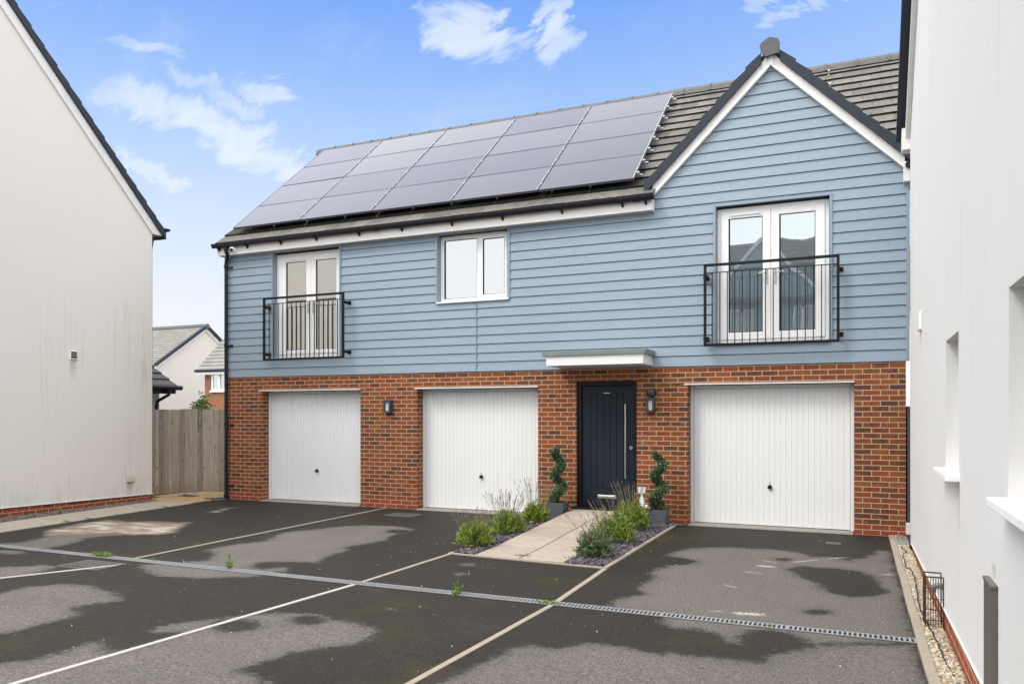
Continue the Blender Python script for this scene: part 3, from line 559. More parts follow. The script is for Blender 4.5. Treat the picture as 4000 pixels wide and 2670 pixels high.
# cladding --------------------------------------------------------------
APX=-1.145; ZI=6.769; SL=.985
def zin(x): return ZI-SL*abs(x-APX)
WIN=[(-10.345,-8.785,2.775,4.80),(-6.71,-5.36,3.618,4.80),(-1.94,-.35,2.735,4.80)]
def clad():
    b=MB(); P=.1525; z=ZC; k=0; lip=.017
    joints={0:[-7.35],1:[-1.9,-9.0],2:[],3:[]}
    rs=random.Random(4)
    while z<ZI:
        z1=z+P; cuts=sorted({z,z1}|{q for w in WIN for q in w[2:] if z<q<z1}|({4.86} if z<4.86<z1 else set()))
        for a,c in zip(cuts,cuts[1:]):
            mid=(a+c)/2
            if mid<4.86: iv=[(XL-.045,XL-.045,XR+.04,XR+.04)]
            else:
                ha,hc=(ZI-a)/SL,(ZI-c)/SL; ha,hc=max(ha,0)+.02,max(hc,0)+.02
                iv=[(max(APX-ha,-2.95),max(APX-hc,-2.95),min(APX+ha,XR+.04),min(APX+hc,XR+.04))]
            out=[]
            for (l0,l1,r0,r1) in iv:
                segs=[(l0,l1,r0,r1)]
                for w in WIN:
                    if w[2]-1e-6<=mid<=w[3]+1e-6:
                        ns=[]
                        for s_ in segs:
                            if w[0]>s_[0] and w[0]<s_[2]: ns.append((s_[0],s_[1],w[0],w[0]))
                            if w[1]<s_[2] and w[1]>s_[0]: ns.append((w[1],w[1],s_[2],s_[3]))
                            if w[0]>=s_[2] or w[1]<=s_[0]: ns.append(s_)
                        segs=ns
                out+=segs
            # butt joints every 3.6 m, staggered, and the movement joint at x=-5.95
            jo=(k*2.27)%3.6 if k%3 else (k*.61)%3.6; js=[-11.5+jo+3.6*i for i in range(5)]
            if mid<3.6: js=js+[-5.958,-5.942]
            fin=[]
            for s_ in out:
                rem=[s_]
                for j in js:
                    nr=[]
                    for q in rem:
                        if q[0]+.05<j<q[2]-.05 and q[1]+.05<j<q[3]-.05: nr+= [(q[0],q[1],j-.0008,j-.0008),(j+.0008,j+.0008,q[2],q[3])]
                        else: nr.append(q)
                    rem=nr
                fin+=rem
            top=c>=z1-1e-6
            if top: c=c-.007
            if c<=a: continue
            ya=-.005-lip*(1-(a-z)/P); yc=-.005-lip*(1-(c-z)/P)
            for (l0,l1,r0,r1) in fin:
                if r0-l0<.02: continue
                b.quad((l0,ya,a),(r0,ya,a),(r1,yc,c),(l1,yc,c))
                if a==z: b.quad((l0,ya,a),(l0,-.001,a),(r0,-.001,a),(r0,ya,a))
        z=z1; k+=1
    return b
c=clad().build('cladding',M['clad'],H)
# wall body behind the boards
b=MB(); wall(b,XL,XR,ZC+.02,4.87,.0,.35,WIN); b.prism([(-2.9,4.87),(XR,4.87),(XR,min(zin(XR),5.1)),(APX,ZI),(-2.9,zin(-2.9))],'y',.0,.1)
b.quad((XL,0,ZC),(XL,6.4,ZC),(XL,6.4,5.0),(XL,0,5.0)); b.quad((XR,0,ZC),(XR,6.4,ZC),(XR,6.4,5.2),(XR,0,5.2))
b.prism([(0,5.0),(6.4,5.0),(3.18,7.6)],'x',XL,XL+.1)
b.build('upper_wall',M['shadow_backing'],H)
# trims
b=MB()
b.box(XR+.002,-.03,ZC,XR+.045,.03,4.86); b.box(XL-.055,-.03,ZC,XL-.01,.03,4.84)
for (x0,x1,z0,z1) in WIN:
    e=.036
    b.box(x0-e,-.034,z0-.0,x0,-.002,z1); b.box(x1,-.034,z0-.0,x1+e,-.002,z1); b.box(x0-e,-.036,z1,x1+e,-.002,z1+.028)
    b.box(x0,-.002,z0,x0+.004,.13,z1); b.box(x1-.004,-.002,z0,x1,.13,z1)
b.box(-5.957,-.030,ZC,-5.951,-.001,3.6); b.box(-5.949,-.030,ZC,-5.943,-.001,3.6)
b.box(XL-.05,-.024,ZC-.012,XR+.044,.0,ZC+.001)
b.build('corner_trim',M['cladtrim'],H)
# ------------------------------------------------------------------ windows
def frame_rect(mb,x0,x1,z0,z1,w,y0,y1,wb=None):
    wb=w if wb is None else wb
    mb.box(x0,y0,z0,x0+w,y1,z1); mb.box(x1-w,y0,z0,x1,y1,z1); mb.box(x0+w,y0,z1-w,x1-w,y1,z1); mb.box(x0+w,y0,z0,x1-w,y1,z0+wb)
def handle_french(par,x,z,y,dirn):
    h=MB(); h.box(x-.016,y-.012,z-.13,x+.016,y,z+.09); h.tube([(x,y-.012,z+.035),(x,y-.055,z+.035)],.009,8); h.box(min(x,x+dirn*.125),y-.064,z+.026,max(x,x+dirn*.125),y-.05,z+.044)
    h.build('handle',M['steel'],par,bevel=.002)
def french(x0,x1,z0,z1,gl,glass,behind):
    f=MB(); fd=.085
    frame_rect(f,x0+.005,x1-.005,z0,z1-.02,.055,fd,.16,.07)
    xm=(gl[1]+gl[2])/2
    # leaves
    frame_rect(f,x0+.06,xm-.004,z0+.071,z1-.076,gl[0]-x0-.06,.070,.14,gl[4]-z0-.071) if False else None
    for (a,c,l,r_) in ((x0+.061,xm-.003,gl[0],gl[1]),(xm+.003,x1-.061,gl[2],gl[3])):
        zb,zt=z0+.071,z1-.077; y0,y1=.068,.14
        f.box(a,y0,zb,l,y1,zt); f.box(r_,y0,zb,c,y1,zt); f.box(l,y0,zb,r_,y1,gl[4]); f.box(l,y0,gl[5],r_,y1,zt)
        # glazing bead
        pass
    o=f.build('french_door',M['upvc'],H,bevel=.003)
    for (l,r_) in ((gl[0],gl[1]),(gl[2],gl[3])):
        p=MB(); p.box(l+.009,.090,gl[4]+.009,r_-.009,.097,gl[5]-.009); p.build('pane',glass,o); k_=MB(); frame_rect(k_,l,r_,gl[4],gl[5],.009,.078,.12); k_.box(l+.009,.084,gl[4]+.009,l+.020,.12,gl[5]-.009); k_.build('gasket',M['black'],o)
    handle_french(o,gl[1]+.055,(gl[4]+gl[5])/2-.03,.068,-1); handle_french(o,gl[2]-.055,(gl[4]+gl[5])/2-.03,.068,1)
    v=MB(); v.box(gl[0]+.02,.048,gl[5]+.035,gl[1]-.04,.068,gl[5]+.055); v.build('trickle_vent',M['upvc'],o,bevel=.004)
    s_=MB(); s_.box(x0-.02,-.045,z0-.022,x1+.01,.15,z0-.001); s_.build('sill',M['upvc'],o,bevel=.004)
    return o
french(-10.34,-8.79,2.775,4.80,(-10.10,-9.618,-9.393,-8.922,2.922,4.615),M['glass_cream'],0)
french(-1.935,-.355,2.735,4.80,(-1.764,-1.272,-1.040,-.544,2.911,4.622),M['glass_wavy'],0)
f=MB(); x0,x1,z0,z1=-6.70,-5.365,3.64,4.795
frame_rect(f,x0,x1,z0,z1,.07,.08,.15,.06); xm=-5.935; f.box(xm-.05,.078,z0+.06,xm+.05,.15,z1-.07)
frame_rect(f,xm+.02,x1-.05,z0+.05,z1-.055,.045,.062,.12)
o=f.build('casement_window',M['upvc'],H,bevel=.003)
k_=MB(); frame_rect(k_,x0+.07,xm-.05,z0+.06,z1-.07,.008,.085,.12); frame_rect(k_,xm+.065,x1-.095,z0+.095,z1-.10,.008,.07,.11); k_.box(x0+.078,.088,z0+.07,x0+.09,.12,z1-.08); k_.build('gasket',M['black'],o)
p=MB(); p.box(x0+.06,.10,z0+.05,xm-.04,.108,z1-.06); p.build('pane',M['glass_sky'],o)
p=MB(); p.box(xm+.06,.09,z0+.09,x1-.09,.098,z1-.09); p.build('pane',M['glass_sky'],o)
v=MB(); v.box(xm+.09,.044,z1-.075,x1-.11,.062,z1-.058); v.build('trickle_vent',M['upvc'],o,bevel=.003)
s_=MB(); s_.box(x0-.03,-.05,z0-.028,x1+.02,.15,z0-.001); s_.build('sill',M['upvc'],o,bevel=.004)
# ------------------------------------------------------------------ balconies
def balcony(x0,x1,z0,z1,zr,bars):
    f=MB(); y=-.18; w=.019
    frame_rect(f,x0,x1,z0,z1,.038,y-w,y+w); f.box(x0+.038,y-.008,zr-.012,x1-.038,y+.008,zr+.0)
    o=f.build('balcony_railing',M['iron'],H,bevel=.002)
    for x in bars:
        g=MB(); g.box(x-.0065,y-.0065,z0+.038,x+.0065,y+.0065,zr-.012); g.build('baluster',M['iron'],o)
    for x,s_ in ((x0,1),(x1,-1)):
        for z in (z0+.12,zr-.06):
            g=MB(); g.box(x-.012,y+.019,z-.022,x+.05*s_+.012,-.022,z+.022); g.box(x-.02,-.028,z-.032,x+.045,-.02,z+.032); g.build('bracket',M['iron'],o)
balcony(-10.437,-8.568,2.714,3.92,3.80,[-10.295,-10.182,-10.079,-9.971,-9.871,-9.763,-9.653,-9.549,-9.444,-9.337,-9.232,-9.125,-9.021,-8.916,-8.811,-8.709])
balcony(-2.087,-.217,2.697,3.92,3.793,[-1.964,-1.853,-1.745,-1.638,-1.532,-1.424,-1.315,-1.205,-1.1,-.991,-.883,-.774,-.666,-.559,-.451,-.341])
# ------------------------------------------------------------------ garage doors
def garage(a,c):
    fr=MB(); y=.20
    fr.box(a+.002,y,.018,a+.052,y+.08,ZG-.004); fr.box(c-.052,y,.018,c-.002,y+.08,ZG-.004); fr.box(a+.052,y,ZG-.055,c-.052,y+.08,ZG-.004)
    o=fr.build('garage_door',M['gdoor'],H,bevel=.003)
    d=MB(); x=a+.058; xe=c-.058; y0=.225; n=round((xe-x)/.0785); P=(xe-x)/n; g=.006; dp=.005; z0,z1=.040,ZG-.060
    prof=[]
    for i in range(n):
        s0=x+i*P
        prof+= [(s0+g/2,y0),(s0+P-g/2-.024,y0),(s0+P-g/2-.022,y0-.0012),(s0+P-g/2,y0-.0012),(s0+P-g/4,y0+dp),(s0+P+g/4,y0+dp)]
    prof=[(x,y0)]+prof[1:-2]+[(xe,y0)]
    for (p,q) in zip(prof,prof[1:]): d.quad((p[0],p[1],z0),(q[0],q[1],z0),(q[0],q[1],z1),(p[0],p[1],z1))
    d.box(x,y0+.02,z0,xe,y0+.03,z1)
    d.box(x,y0-.004,z0-.012,xe,y0+.03,z0+.012)
    o2=d.build('door_panel',M['gdoor'],o)
    h=MB(); hx=(a+c)/2+.01; hz=.61
    h.prism([(hx-.028,hz-.028),(hx+.028,hz-.028),(hx+.023,hz+.008),(hx+.008,hz+.022),(hx-.008,hz+.022),(hx-.023,hz+.008)],'y',y0-.038,y0-.002); h.box(hx-.004,y0-.008,hz+.035,hx+.004,y0-.002,hz+.065)
    h.build('handle',M['black'],o,bevel=.004)
    l=MB(); l.box(a-.06 if a>-8 or a<-10 else a,-.016,ZG+.0,c+.0,.20,ZG+.012); l.box(a-.03,-.018,ZG+.012,c+.0,-.004,ZG+.02); l.build('lintel',M['upvc'],o)
    k=MB(); k.box(a+.05,.26,0,c-.05,.29,ZG); k.build('inner_panel',M['dark'],o)
for a,c in GAR: garage(a,c)
# ------------------------------------------------------------------ front door
f=MB(); x0,x1=-4.153,-3.157; zt=2.213; zb=.20
f.box(x0,.04,zb,x0+.072,.13,zt); f.box(x1-.072,.04,zb,x1,.13,zt); f.box(x0+.072,.04,zt-.068,x1-.072,.13,zt); f.box(x0+.072,.04,zb,x1-.072,.13,zb+.05)
f.box(x0-.06,-.10,.165,x1+.03,.13,.199)
D=f.build('front_door',M['doorframe'],H,bevel=.005)
l=MB(); a,c,z0,z1=x0+.077,x1-.077,zb+.055,zt-.073; px0,px1,pz0,pz1=-3.935,-3.393,.495,2.016; y=.075
g=.008
l.box(a,y,z0,px0-g/2,.12,z1); l.box(px1+g/2,y,z0,c,.12,z1); l.box(px0-g/2,y,z0,px1+g/2,.12,pz0-g/2); l.box(px0-g/2,y,pz1+g/2,px1+g/2,.12,z1)
n=5; w=(px1-px0)/n
for i in range(n): l.box(px0+i*w+g/2,y+.001,pz0+g/2,px0+(i+1)*w-g/2,.12,pz1-g/2)
l.box(px0-g,y+.012,pz0-g,px1+g,.125,pz1+g)
l.build('door_leaf',M['door'],D,bevel=.002)
h=MB(); h.tube([(-3.344,.01,.676),(-3.344,.01,1.849)],.013,12)
for z in (.80,1.74): h.tube([(-3.344,.01,z),(-3.344,.076,z)],.009,8)
h.build('bar_handle',M['steel'],D,smooth=False)
h=MB(); h.tube([(-3.265,.06,1.157),(-3.265,.076,1.157)],.028,18); h.tube([(-3.265,.052,1.157),(-3.265,.06,1.157)],.013,12); h.build('lock',M['steel'],D)
h=MB(); h.box(-3.82,.058,.335,-3.512,.076,.397); h.box(-3.805,.050,.345,-3.527,.060,.385); h.build('letter_plate',M['steel'],D,bevel=.006)
h=MB(); h.box(-3.72,.069,2.022,-3.615,.075,2.034); h.build('name_strip',M['steel'],D)
# ------------------------------------------------------------------ canopy
b=MB(); b.box(-4.447,-.60,2.442,-2.903,-.0,2.592); o=b.build('canopy',M['upvc'],H,bevel=.003)
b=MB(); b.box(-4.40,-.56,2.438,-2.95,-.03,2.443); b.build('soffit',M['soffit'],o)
b=MB(); b.hexa([(-4.505,-.63,2.588),(-2.862,-.63,2.588),(-2.862,-.022,2.588),(-4.505,-.022,2.588),(-4.505,-.63,2.660),(-2.862,-.63,2.660),(-2.862,-.022,2.672),(-4.505,-.022,2.672)]); b.build('lead_roof',M['lead'],o,bevel=.006)
# ------------------------------------------------------------------ fascia, gutter
b=MB(); b.box(-11.60,-.165,4.822,-2.867,-.145,5.005); b.box(-11.60,-.145,4.822,-11.585,.0,5.005); b.box(-2.887,-.145,4.822,-2.867,-.03,5.0); b.box(-8.0,-.1665,4.822,-7.99,-.165,5.0); b.box(-3.6,-.1665,4.822,-3.59,-.165,5.0)
o=b.build('fascia',M['fascia'],H); 
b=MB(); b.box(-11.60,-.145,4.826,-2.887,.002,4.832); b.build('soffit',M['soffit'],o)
def gutter(mb,x0,x1,y,z,r=.056):
    n=10; A=[(y+r*math.cos(math.pi+math.pi*i/n),z+1.45*r*math.sin(math.pi+math.pi*i/n)) for i in range(n+1)]
    B=[(y+(r-.004)*math.cos(math.pi+math.pi*i/n),z+(1.45*r-.004)*math.sin(math.pi+math.pi*i/n)) for i in range(n,-1,-1)]
    mb.prism(A+B,'x',x0,x1)
    for x in (x0,x1-.004): mb.prism(A,'x',x,x+.004)
GYY,GZZ=-.225,5.042
b=MB(); gutter(b,-11.67,-2.83,GYY,GZZ); o=b.build('gutter',M['black'],H)
for x in (-11.56,-10.85,-10.03,-9.2,-8.25,-7.35,-6.35,-5.4,-4.35,-3.35,-2.98):
    g=MB(); g.prism([(GYY-.062,GZZ-.0),(GYY-.060,GZZ-.045),(GYY-.02,GZZ-.092),(GYY+.02,GZZ-.10),(GYY+.06,GZZ-.14),(GYY+.06,GZZ-.01),(GYY+.03,GZZ-.078),(GYY,GZZ-.084),(GYY-.035,GZZ-.07),(GYY-.058,GZZ)],'x',x,x+.03); g.build('gutter_bracket',M['black'],o)
for x in (-11.42,-7.9,-3.15):
    g=MB(); gutter(g,x,x+.10,GYY,GZZ,.063); g.build('gutter_joint',M['black'],o)
b=MB(); b.tube([(-11.33,GYY,4.97),(-11.33,GYY,4.88),(-11.345,-.17,4.82),(-11.44,-.085,4.75),(-11.475,-.07,4.70),(-11.475,-.07,.03)],.034,14)
for z in (4.63,3.05,1.48): b.tube([(-11.475,-.07,z-.02),(-11.475,-.07,z+.02)],.042,14)
b.tube([(-11.33,GYY,4.95),(-11.33,GYY,4.90)],.042,14); b.tube([(-11.475,-.07,.10),(-11.475,-.07,.0)],.048,14)
o=b.build('downpipe',M['black'],H,smooth=False)
for z in (4.60,3.05,1.48,.28):
    g=MB(); g.tube([(-11.475,-.07,z-.012),(-11.475,-.07,z+.012)],.045,14); g.tube([(-11.45,-.06,z),(-11.36,-.045,z)],.013,8); g.box(-11.37,-.06,z-.02,-11.345,.0,z+.02); g.build('pipe_clip',M['black'],o)
# ------------------------------------------------------------------ main roof
K=math.tan(R(40.1)); EY,EZ=-.215,5.07; RY=3.18; RZ=EZ+K*(RY-EY)
cs,sn=math.cos(R(40.1)),math.sin(R(40.1))
def onroof(x,s,h):   # s along the slope from the eave, h above the tile plane
    return (x,EY+s*cs-h*sn,EZ+s*sn+h*cs)
LS=(RY-EY)/cs
b=MB(); b.prism([(-.15,4.99),(.15,4.99+.3*K),(.15,4.9),(-.15,4.9)],'x',-11.59,-2.87); b.prism([(.15,4.99+.3*K),(RY,RZ-.07),(6.5,4.99),(6.5,4.9),(.15,4.9)],'x',-11.59,.70); b.build('roof_structure',M['underlay'],H)
def tile_roof(mb,x0,x1,gauge,tw,rs,skip=None,th=.034):
    n=int(LS/gauge)+1; g=LS/n
    for j in range(n):
        off=(tw/2 if j%2 else 0); x=x0-off
        while x<x1-.01:
            a,c=max(x,x0),min(x+tw,x1); x+=tw
            if c-a<.03 or (skip and skip((a+c)/2,j*g)): continue
            s0=j*g+rs.uniform(-.003,.003); s1=min(s0+g+.05,LS); h0=rs.uniform(.0,.004); d=.0016
            mb.tint=rs.random()*.98
            A=[onroof(a+d,s0,-th+h0),onroof(c-d,s0,-th+h0),onroof(c-d,s1,-th-.035),onroof(a+d,s1,-th-.035),
               onroof(a+d,s0,h0),onroof(c-d,s0,h0),onroof(c-d,s1,-.035),onroof(a+d,s1,-.035)]
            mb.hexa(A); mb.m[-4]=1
            if j in (1,2) and x<-2.9: mb.m[-5]=2  # courses under the panels: moss plus painted shade on the top faces
rs=random.Random(9); b=MB()
tile_roof(b,-11.62,.72,.3315,.2925,rs,lambda x,s:(x>-2.80 and EY+s*cs<.12) )
RF=b.build('roof',[M['tile'],M['underlay'],M['mossy_shaded_tile']],H)
b=MB(); b.prism([(RY,RZ-.02),(6.55,4.98),(6.5,4.92),(RY,RZ-.08)],'x',-11.62,.72); b.build('rear_roof',M['tile'],H)
x=-11.70
while x<.72:
    g=MB(); w=.505; pr=[(RY-.15,RZ-.115),(RY-.115,RZ-.02),(RY-.045,RZ+.045),(RY+.045,RZ+.045),(RY+.115,RZ-.02),(RY+.15,RZ-.115)]
    g.prism(pr,'x',x,x+w-.012); g.prism([(p[0]*1.0+(.012 if p[0]>RY else -.012),p[1]+.008) for p in pr],'x',x+w-.03,x+w+.004); g.build('ridge_tile',M['ridge'],RF); x+=.51
# under-verge strip
b=MB(); b.prism([(EY+.03,EZ-.06),(RY,RZ-.09),(RY,RZ-.22),(EY+.03,EZ-.19)],'x',-11.60,-11.585); b.build('barge_board',M['fascia'],H)
# roof hooks
def hook(x,s):
    g=MB(); g.hexa([onroof(x-.013,s-.03,.006),onroof(x+.013,s-.03,.006),onroof(x+.013,s+.11,.010),onroof(x-.013,s+.11,.010),onroof(x-.013,s-.03,.012),onroof(x+.013,s-.03,.012),onroof(x+.013,s+.11,.016),onroof(x-.013,s+.11,.016)])
    g.hexa([onroof(x-.017,s+.10,.01),onroof(x+.017,s+.10,.01),onroof(x+.017,s+.15,.01),onroof(x-.017,s+.15,.01),onroof(x-.017,s+.10,.06),onroof(x+.017,s+.10,.06),onroof(x+.017,s+.15,.06),onroof(x-.017,s+.15,.06)]); g.build('roof_hook',M['steel'],RF)
for x in (-11.02,-10.42,-9.62,-8.75,-8.0,-7.28,-6.5,-5.62,-4.62,-3.95): hook(x,.338)
for x,s in ((-2.02,3.98),(-2.12,3.32),(-.45,3.98),(-.42,3.30)): hook(x,s)
# ------------------------------------------------------------------ cross gable
GY0=-.12
b=MB(); hw=1.80; zt=lambda x:ZI+.30-SL*abs(x-APX)
b.prism([(APX-hw-.02,zt(APX-hw-.02)-.03),(APX,ZI+.27),(APX+hw,zt(APX+hw)-.03),(APX+hw,zt(APX+hw)-.12),(APX,ZI+.18),(APX-hw-.02,zt(APX-hw-.02)-.12)],'y',-.06,2.3)
GR=b.build('gable_roof',M['tile_dark'],H)
b=MB()
b.prism([(-2.885,zin(-2.885)),(APX,ZI),(APX,ZI+.18),(-2.885,zin(-2.885)+.18)],'y',-.075,-.025)
b.prism([(APX,ZI),(.60,zin(.60)),(.60,zin(.60)+.18),(APX,ZI+.18)],'y',-.075,-.025)
o=b.build('barge_board',M['fascia'],GR,bevel=.003)
b=MB(); b.prism([(-2.885,zin(-2.885)-.0),(-2.885,zin(-2.885)+.035),(APX,ZI+.035),(APX,ZI-.0)],'y',-.084,-.0755); b.prism([(APX,ZI),(APX,ZI+.035),(.60,zin(.60)+.035),(.60,zin(.60))],'y',-.084,-.0755); b.box(APX-.035,-.088,ZI-.005,APX+.035,-.0845,ZI+.17)
b.build('trim',M['upvc'],GR)
b=MB(); b.box(.585,-.13,4.85,.665,.02,5.12); b.build('eaves_box',M['fascia'],GR,bevel=.004)
b=MB(); b.tube([(.655,-.16,5.07),(.655,.3,5.07)],.05,12); b.build('side_gutter',M['black'],GR)
def verge_caps(side):
    u=.2176; n=8; nrm=Vector((side*SL,0,1)).normalized()
    for i in range(n):
        s1=.13+i*u+.004; s0=s1+u-.006
        if s0>1.80: s0=1.80
        if side<0 and i==n-1: s0=1.86
        xa,xb=APX+side*s1,APX+side*s0; za,zb_=ZI-SL*s1,ZI-SL*s0
        lo,hi=.165,.305; k=.040
        g=MB()
        p=[(xa,za+lo),(xb,zb_+lo-.006),(xb,zb_+hi+k),(xa,za+hi)]
        g.prism(p,'y',GY0-.004*(i%2),.10); g.build('verge_cap',M['verge'],GR,bevel=.004)
verge_caps(-1); verge_caps(1)
b=MB(); pts=[(0,.36),(.105,.315),(.118,.255),(.095,.13),(-.05,.10),(-.105,.175),(-.12,.255),(-.10,.30)]
b.prism([(APX-.005+p[0]*1.12,ZI+p[1]) for p in pts],'y',-.175,-.13); b.prism([(APX+p[0]*.98,ZI+p[1]*.98+.005) for p in pts],'y',-.13,.10); b.build('ridge_end_cap',M['ridge'],GR,bevel=.006)
b=MB(); b.prism([(APX-.12,ZI+.17),(APX,ZI+.31),(APX+.12,ZI+.17)],'y',.1,2.3); b.build('ridge_tile',M['ridge'],GR)
# ------------------------------------------------------------------ solar panels
names_r=['bottom','second','third','top']; names_c=['far left','second from left','middle','second from right','far right']
def panel():
    t=thing('solar_panel','', 'solar panel',(0,0,0),'solar panels covering the main roof'); w,h=1.602,.934; r=.012
    f=MB(); f.box(0,0,-.035,w,r,.003,1); f.box(0,h-r,-.035,w,h,.003,1); f.box(0,r,-.035,r,h-r,.003,1); f.box(w-r,r,-.035,w,h-r,.003); f.build('frame',[M['alu'],M['dkalu']],t,rel=True)
    g=MB(); g.box(r,r,-.01,w-r,h-r,.0); g.build('cell_glass',M['pv'],t,rel=True)
    k=MB(); k.box(.004,.004,-.034,w-.004,h-.004,-.03); k.build('backsheet',M['black'],t,rel=True)
    return t
t0=panel(); first=True
for r_ in range(4):
    for c_ in range(5):
        t=t0 if first else copy_tree(t0); first=False
        x=-11.315+c_*1.6290; s=.322+r_*.9415
        p=onroof(x,s,.130); t.location=p; t.rotation_euler=(R(40.1)+random.uniform(-.0025,.0025),random.uniform(-.002,.002),0)
        t['label']='solar panel in the %s row of the roof array, %s column'%(names_r[r_],names_c[c_])
for r_ in range(4):
    for q in (.22,.72):
        s=.348+r_*.9415+.934*q
        g=MB(); g.hexa([onroof(-11.25,s-.02,.04),onroof(-3.10,s-.02,.04),onroof(-3.10,s+.02,.04),onroof(-11.25,s+.02,.04),onroof(-11.25,s-.02,.08),onroof(-3.10,s-.02,.08),onroof(-3.10,s+.02,.08),onroof(-11.25,s+.02,.08)])
        g.hexa([onroof(-3.185,s-.028,.06),onroof(-3.15,s-.028,.06),onroof(-3.15,s+.028,.06),onroof(-3.185,s+.028,.06),onroof(-3.185,s-.028,.125),onroof(-3.15,s-.028,.125),onroof(-3.15,s+.028,.125),onroof(-3.185,s+.028,.125)])
        for c_ in range(1,5):
            x=-11.315+c_*1.6265; g.hexa([onroof(x-.024,s-.025,.12),onroof(x-.002,s-.025,.12),onroof(x-.002,s+.025,.12),onroof(x-.024,s+.025,.12),onroof(x-.024,s-.025,.137),onroof(x-.002,s-.025,.137),onroof(x-.002,s+.025,.137),onroof(x-.024,s+.025,.137)])
        g.build('mounting_rail',M['galv'],RF)
# ------------------------------------------------------------------ fixtures on the facade
def wall_light(x0,x1,z0,z1,label):
    t=thing('wall_light',label,'wall light',((x0+x1)/2,0,z0),'oval windowed lights on the brick wall'); w,h=x1-x0,z1-z0; d=.085
    b=MB(); n=32; rx,rz_=w*.27,h*.35; cz=h*.48
    st=[];rc=[]
    for i in range(n):
        a=2*math.pi*i/n; ca,sa=math.cos(a),math.sin(a); st.append((rx*ca,cz+rx*sa+(rz_-rx)*(1 if sa>0 else -1)))
        k=min((w/2)/max(abs(ca),1e-6),(h/2)/max(abs(sa),1e-6)); rc.append((k*ca,h/2+k*sa))
    vs=[(p[0],-d,p[1]) for p in st]+[(p[0],-d,p[1]) for p in rc]+[(p[0],-d+.03,p[1]) for p in st]
    fs=[]
    for i in range(n):
        j=(i+1)%n; fs+= [(i,j,n+j,n+i),(i,2*n+i,2*n+j,j)]
    b.add(vs,fs); b.quad((-w/2,-d,0),(-w/2,0,0),(-w/2,0,h),(-w/2,-d,h)); b.quad((w/2,0,0),(w/2,-d,0),(w/2,-d,h),(w/2,0,h)); b.quad((-w/2,-d,h),(-w/2,0,h),(w/2,0,h),(w/2,-d,h)); b.quad((-w/2,0,0),(-w/2,-d,0),(w/2,-d,0),(w/2,0,0))
    b.build('lamp_body',M['charcoal'],t,rel=True)
    g=MB(); g.prism([(p[0]*.995,p[1]) for p in st],'y',-d+.022,-d+.04); g.build('lens',M['lens'],t,rel=True)
    return t
wall_light(-7.788,-7.64,1.709,1.948,'dark oblong wall light on the brick pier between the two left garages')
wall_light(-2.987,-2.862,1.718,1.947,'dark oblong wall light right of the front door, under a round black camera')
t=thing('security_camera','round black camera mounted just above the wall light by the front door','security camera',(-2.915,0,2.02))
b=MB(); b.tube([(0,0,0),(0,-.03,0)],.072,24); b.build('base',M['black'],t,rel=True,smooth=False)
b=MB(); b.sphere((0,-.07,0),.068,20,12); b.tube([(-.012,-.11,0),(-.028,-.148,-.002)],[.045,.040],20); b.build('camera_ball',M['charcoal'],t,rel=True,smooth=True)
b=MB(); b.tube([(-.028,-.147,-.002),(-.0285,-.150,-.002)],.030,16); b.build('lens',M['black'],t,rel=True)
t=thing('security_camera','white dome camera on the fascia beside the downpipe','security camera',(-11.17,-.165,4.905))
b=MB(); b.tube([(0,0,0),(0,-.035,0)],[.068,.058],24); b.build('base',M['upvc'],t,rel=True)
b=MB(); b.sphere((0,-.06,0),.052,18,12); b.build('camera_ball',M['upvc'],t,rel=True,smooth=True)
b=MB(); b.tube([(.012,-.095,-.012),(.017,-.113,-.016)],[.034,.027],18); b.build('lens',M['black'],t,rel=True)
b=MB(); b.tube([(-2.58,-.42,.03),(-2.53,-.30,.04),(-2.47,-.20,.02),(-2.40,-.16,.012)],.008,8); tag(b.build('hose',M['bluehose'],smooth=True),'short end of blue hose beside the right planter','hose')
t=thing('door_bell','small steel bell push on the brick right of the front door','door bell',(-3.043,0,1.25))
b=MB(); b.box(-.014,-.014,-.035,.014,0,.035); b.build('plate',M['steel'],t,rel=True,bevel=.003)
b=MB(); b.tube([(0,-.014,-.005),(0,-.019,-.005)],.008,12); b.build('button',M['black'],t,rel=True)

# ------------------------------------------------------------------ left white house (gable wall faces +x)
T45=1.02
L_=thing('rendered_house','weathered cream rendered house with a steep dark verge at the left edge','house',(-12.7,-3,0))
XW=-12.70; yf=-.77; zb=.145
APY=yf-4.6; APZ=5.30+4.6*T45
b=MB(); b.prism([(APY-4.6,.24),(yf,.128),(yf,5.33),(APY,APZ+.03),(APY-4.6,5.33)],'x',-20,XW); b.build('wall',M['render_left'],L_)
b=MB(); b.box(-19.9,APY-4.58,-.05,XW-.012,yf-.012,.127); b.box(-19.9,APY-4.58,.127,XW-.0121,yf-1,.139) ; o=b.build('brick_plinth',M['redbrick'],L_)
b=MB(); b.hexa([(XW-.03,-10,.239),(XW+.012,-10,.239),(XW+.012,yf+.01,.120),(XW-.03,yf+.01,.120),(XW-.03,-10,.252),(XW+.012,-10,.252),(XW+.012,yf+.01,.134),(XW-.03,yf+.01,.134)]); b.build('render_bead',M['upvc'],L_)
def rake_prism(mb,x0,x1,lo,hi,y_foot=None,side=1):
    yF=yf+.20 if y_foot is None else y_foot
    zf=lambda y:5.33+(yf-y)*T45
    mb.prism([(yF,zf(yF)+lo),(APY,zf(APY)+lo),(APY,zf(APY)+hi),(yF,zf(yF)+hi)],'x',x0,x1)
b=MB(); rake_prism(b,XW-.01,XW+.035,-.10,.12,yf+.0); b.box(XW-.15,yf+.0,5.235,XW+.035,yf+.20,5.40); b.prism([(yf+.0,5.30),(yf+.2,5.30),(yf+.2,5.33-.2*T45+.2),(yf,5.46)],'x',XW-.01,XW+.034); b.build('barge_board',M['fascia'],L_)
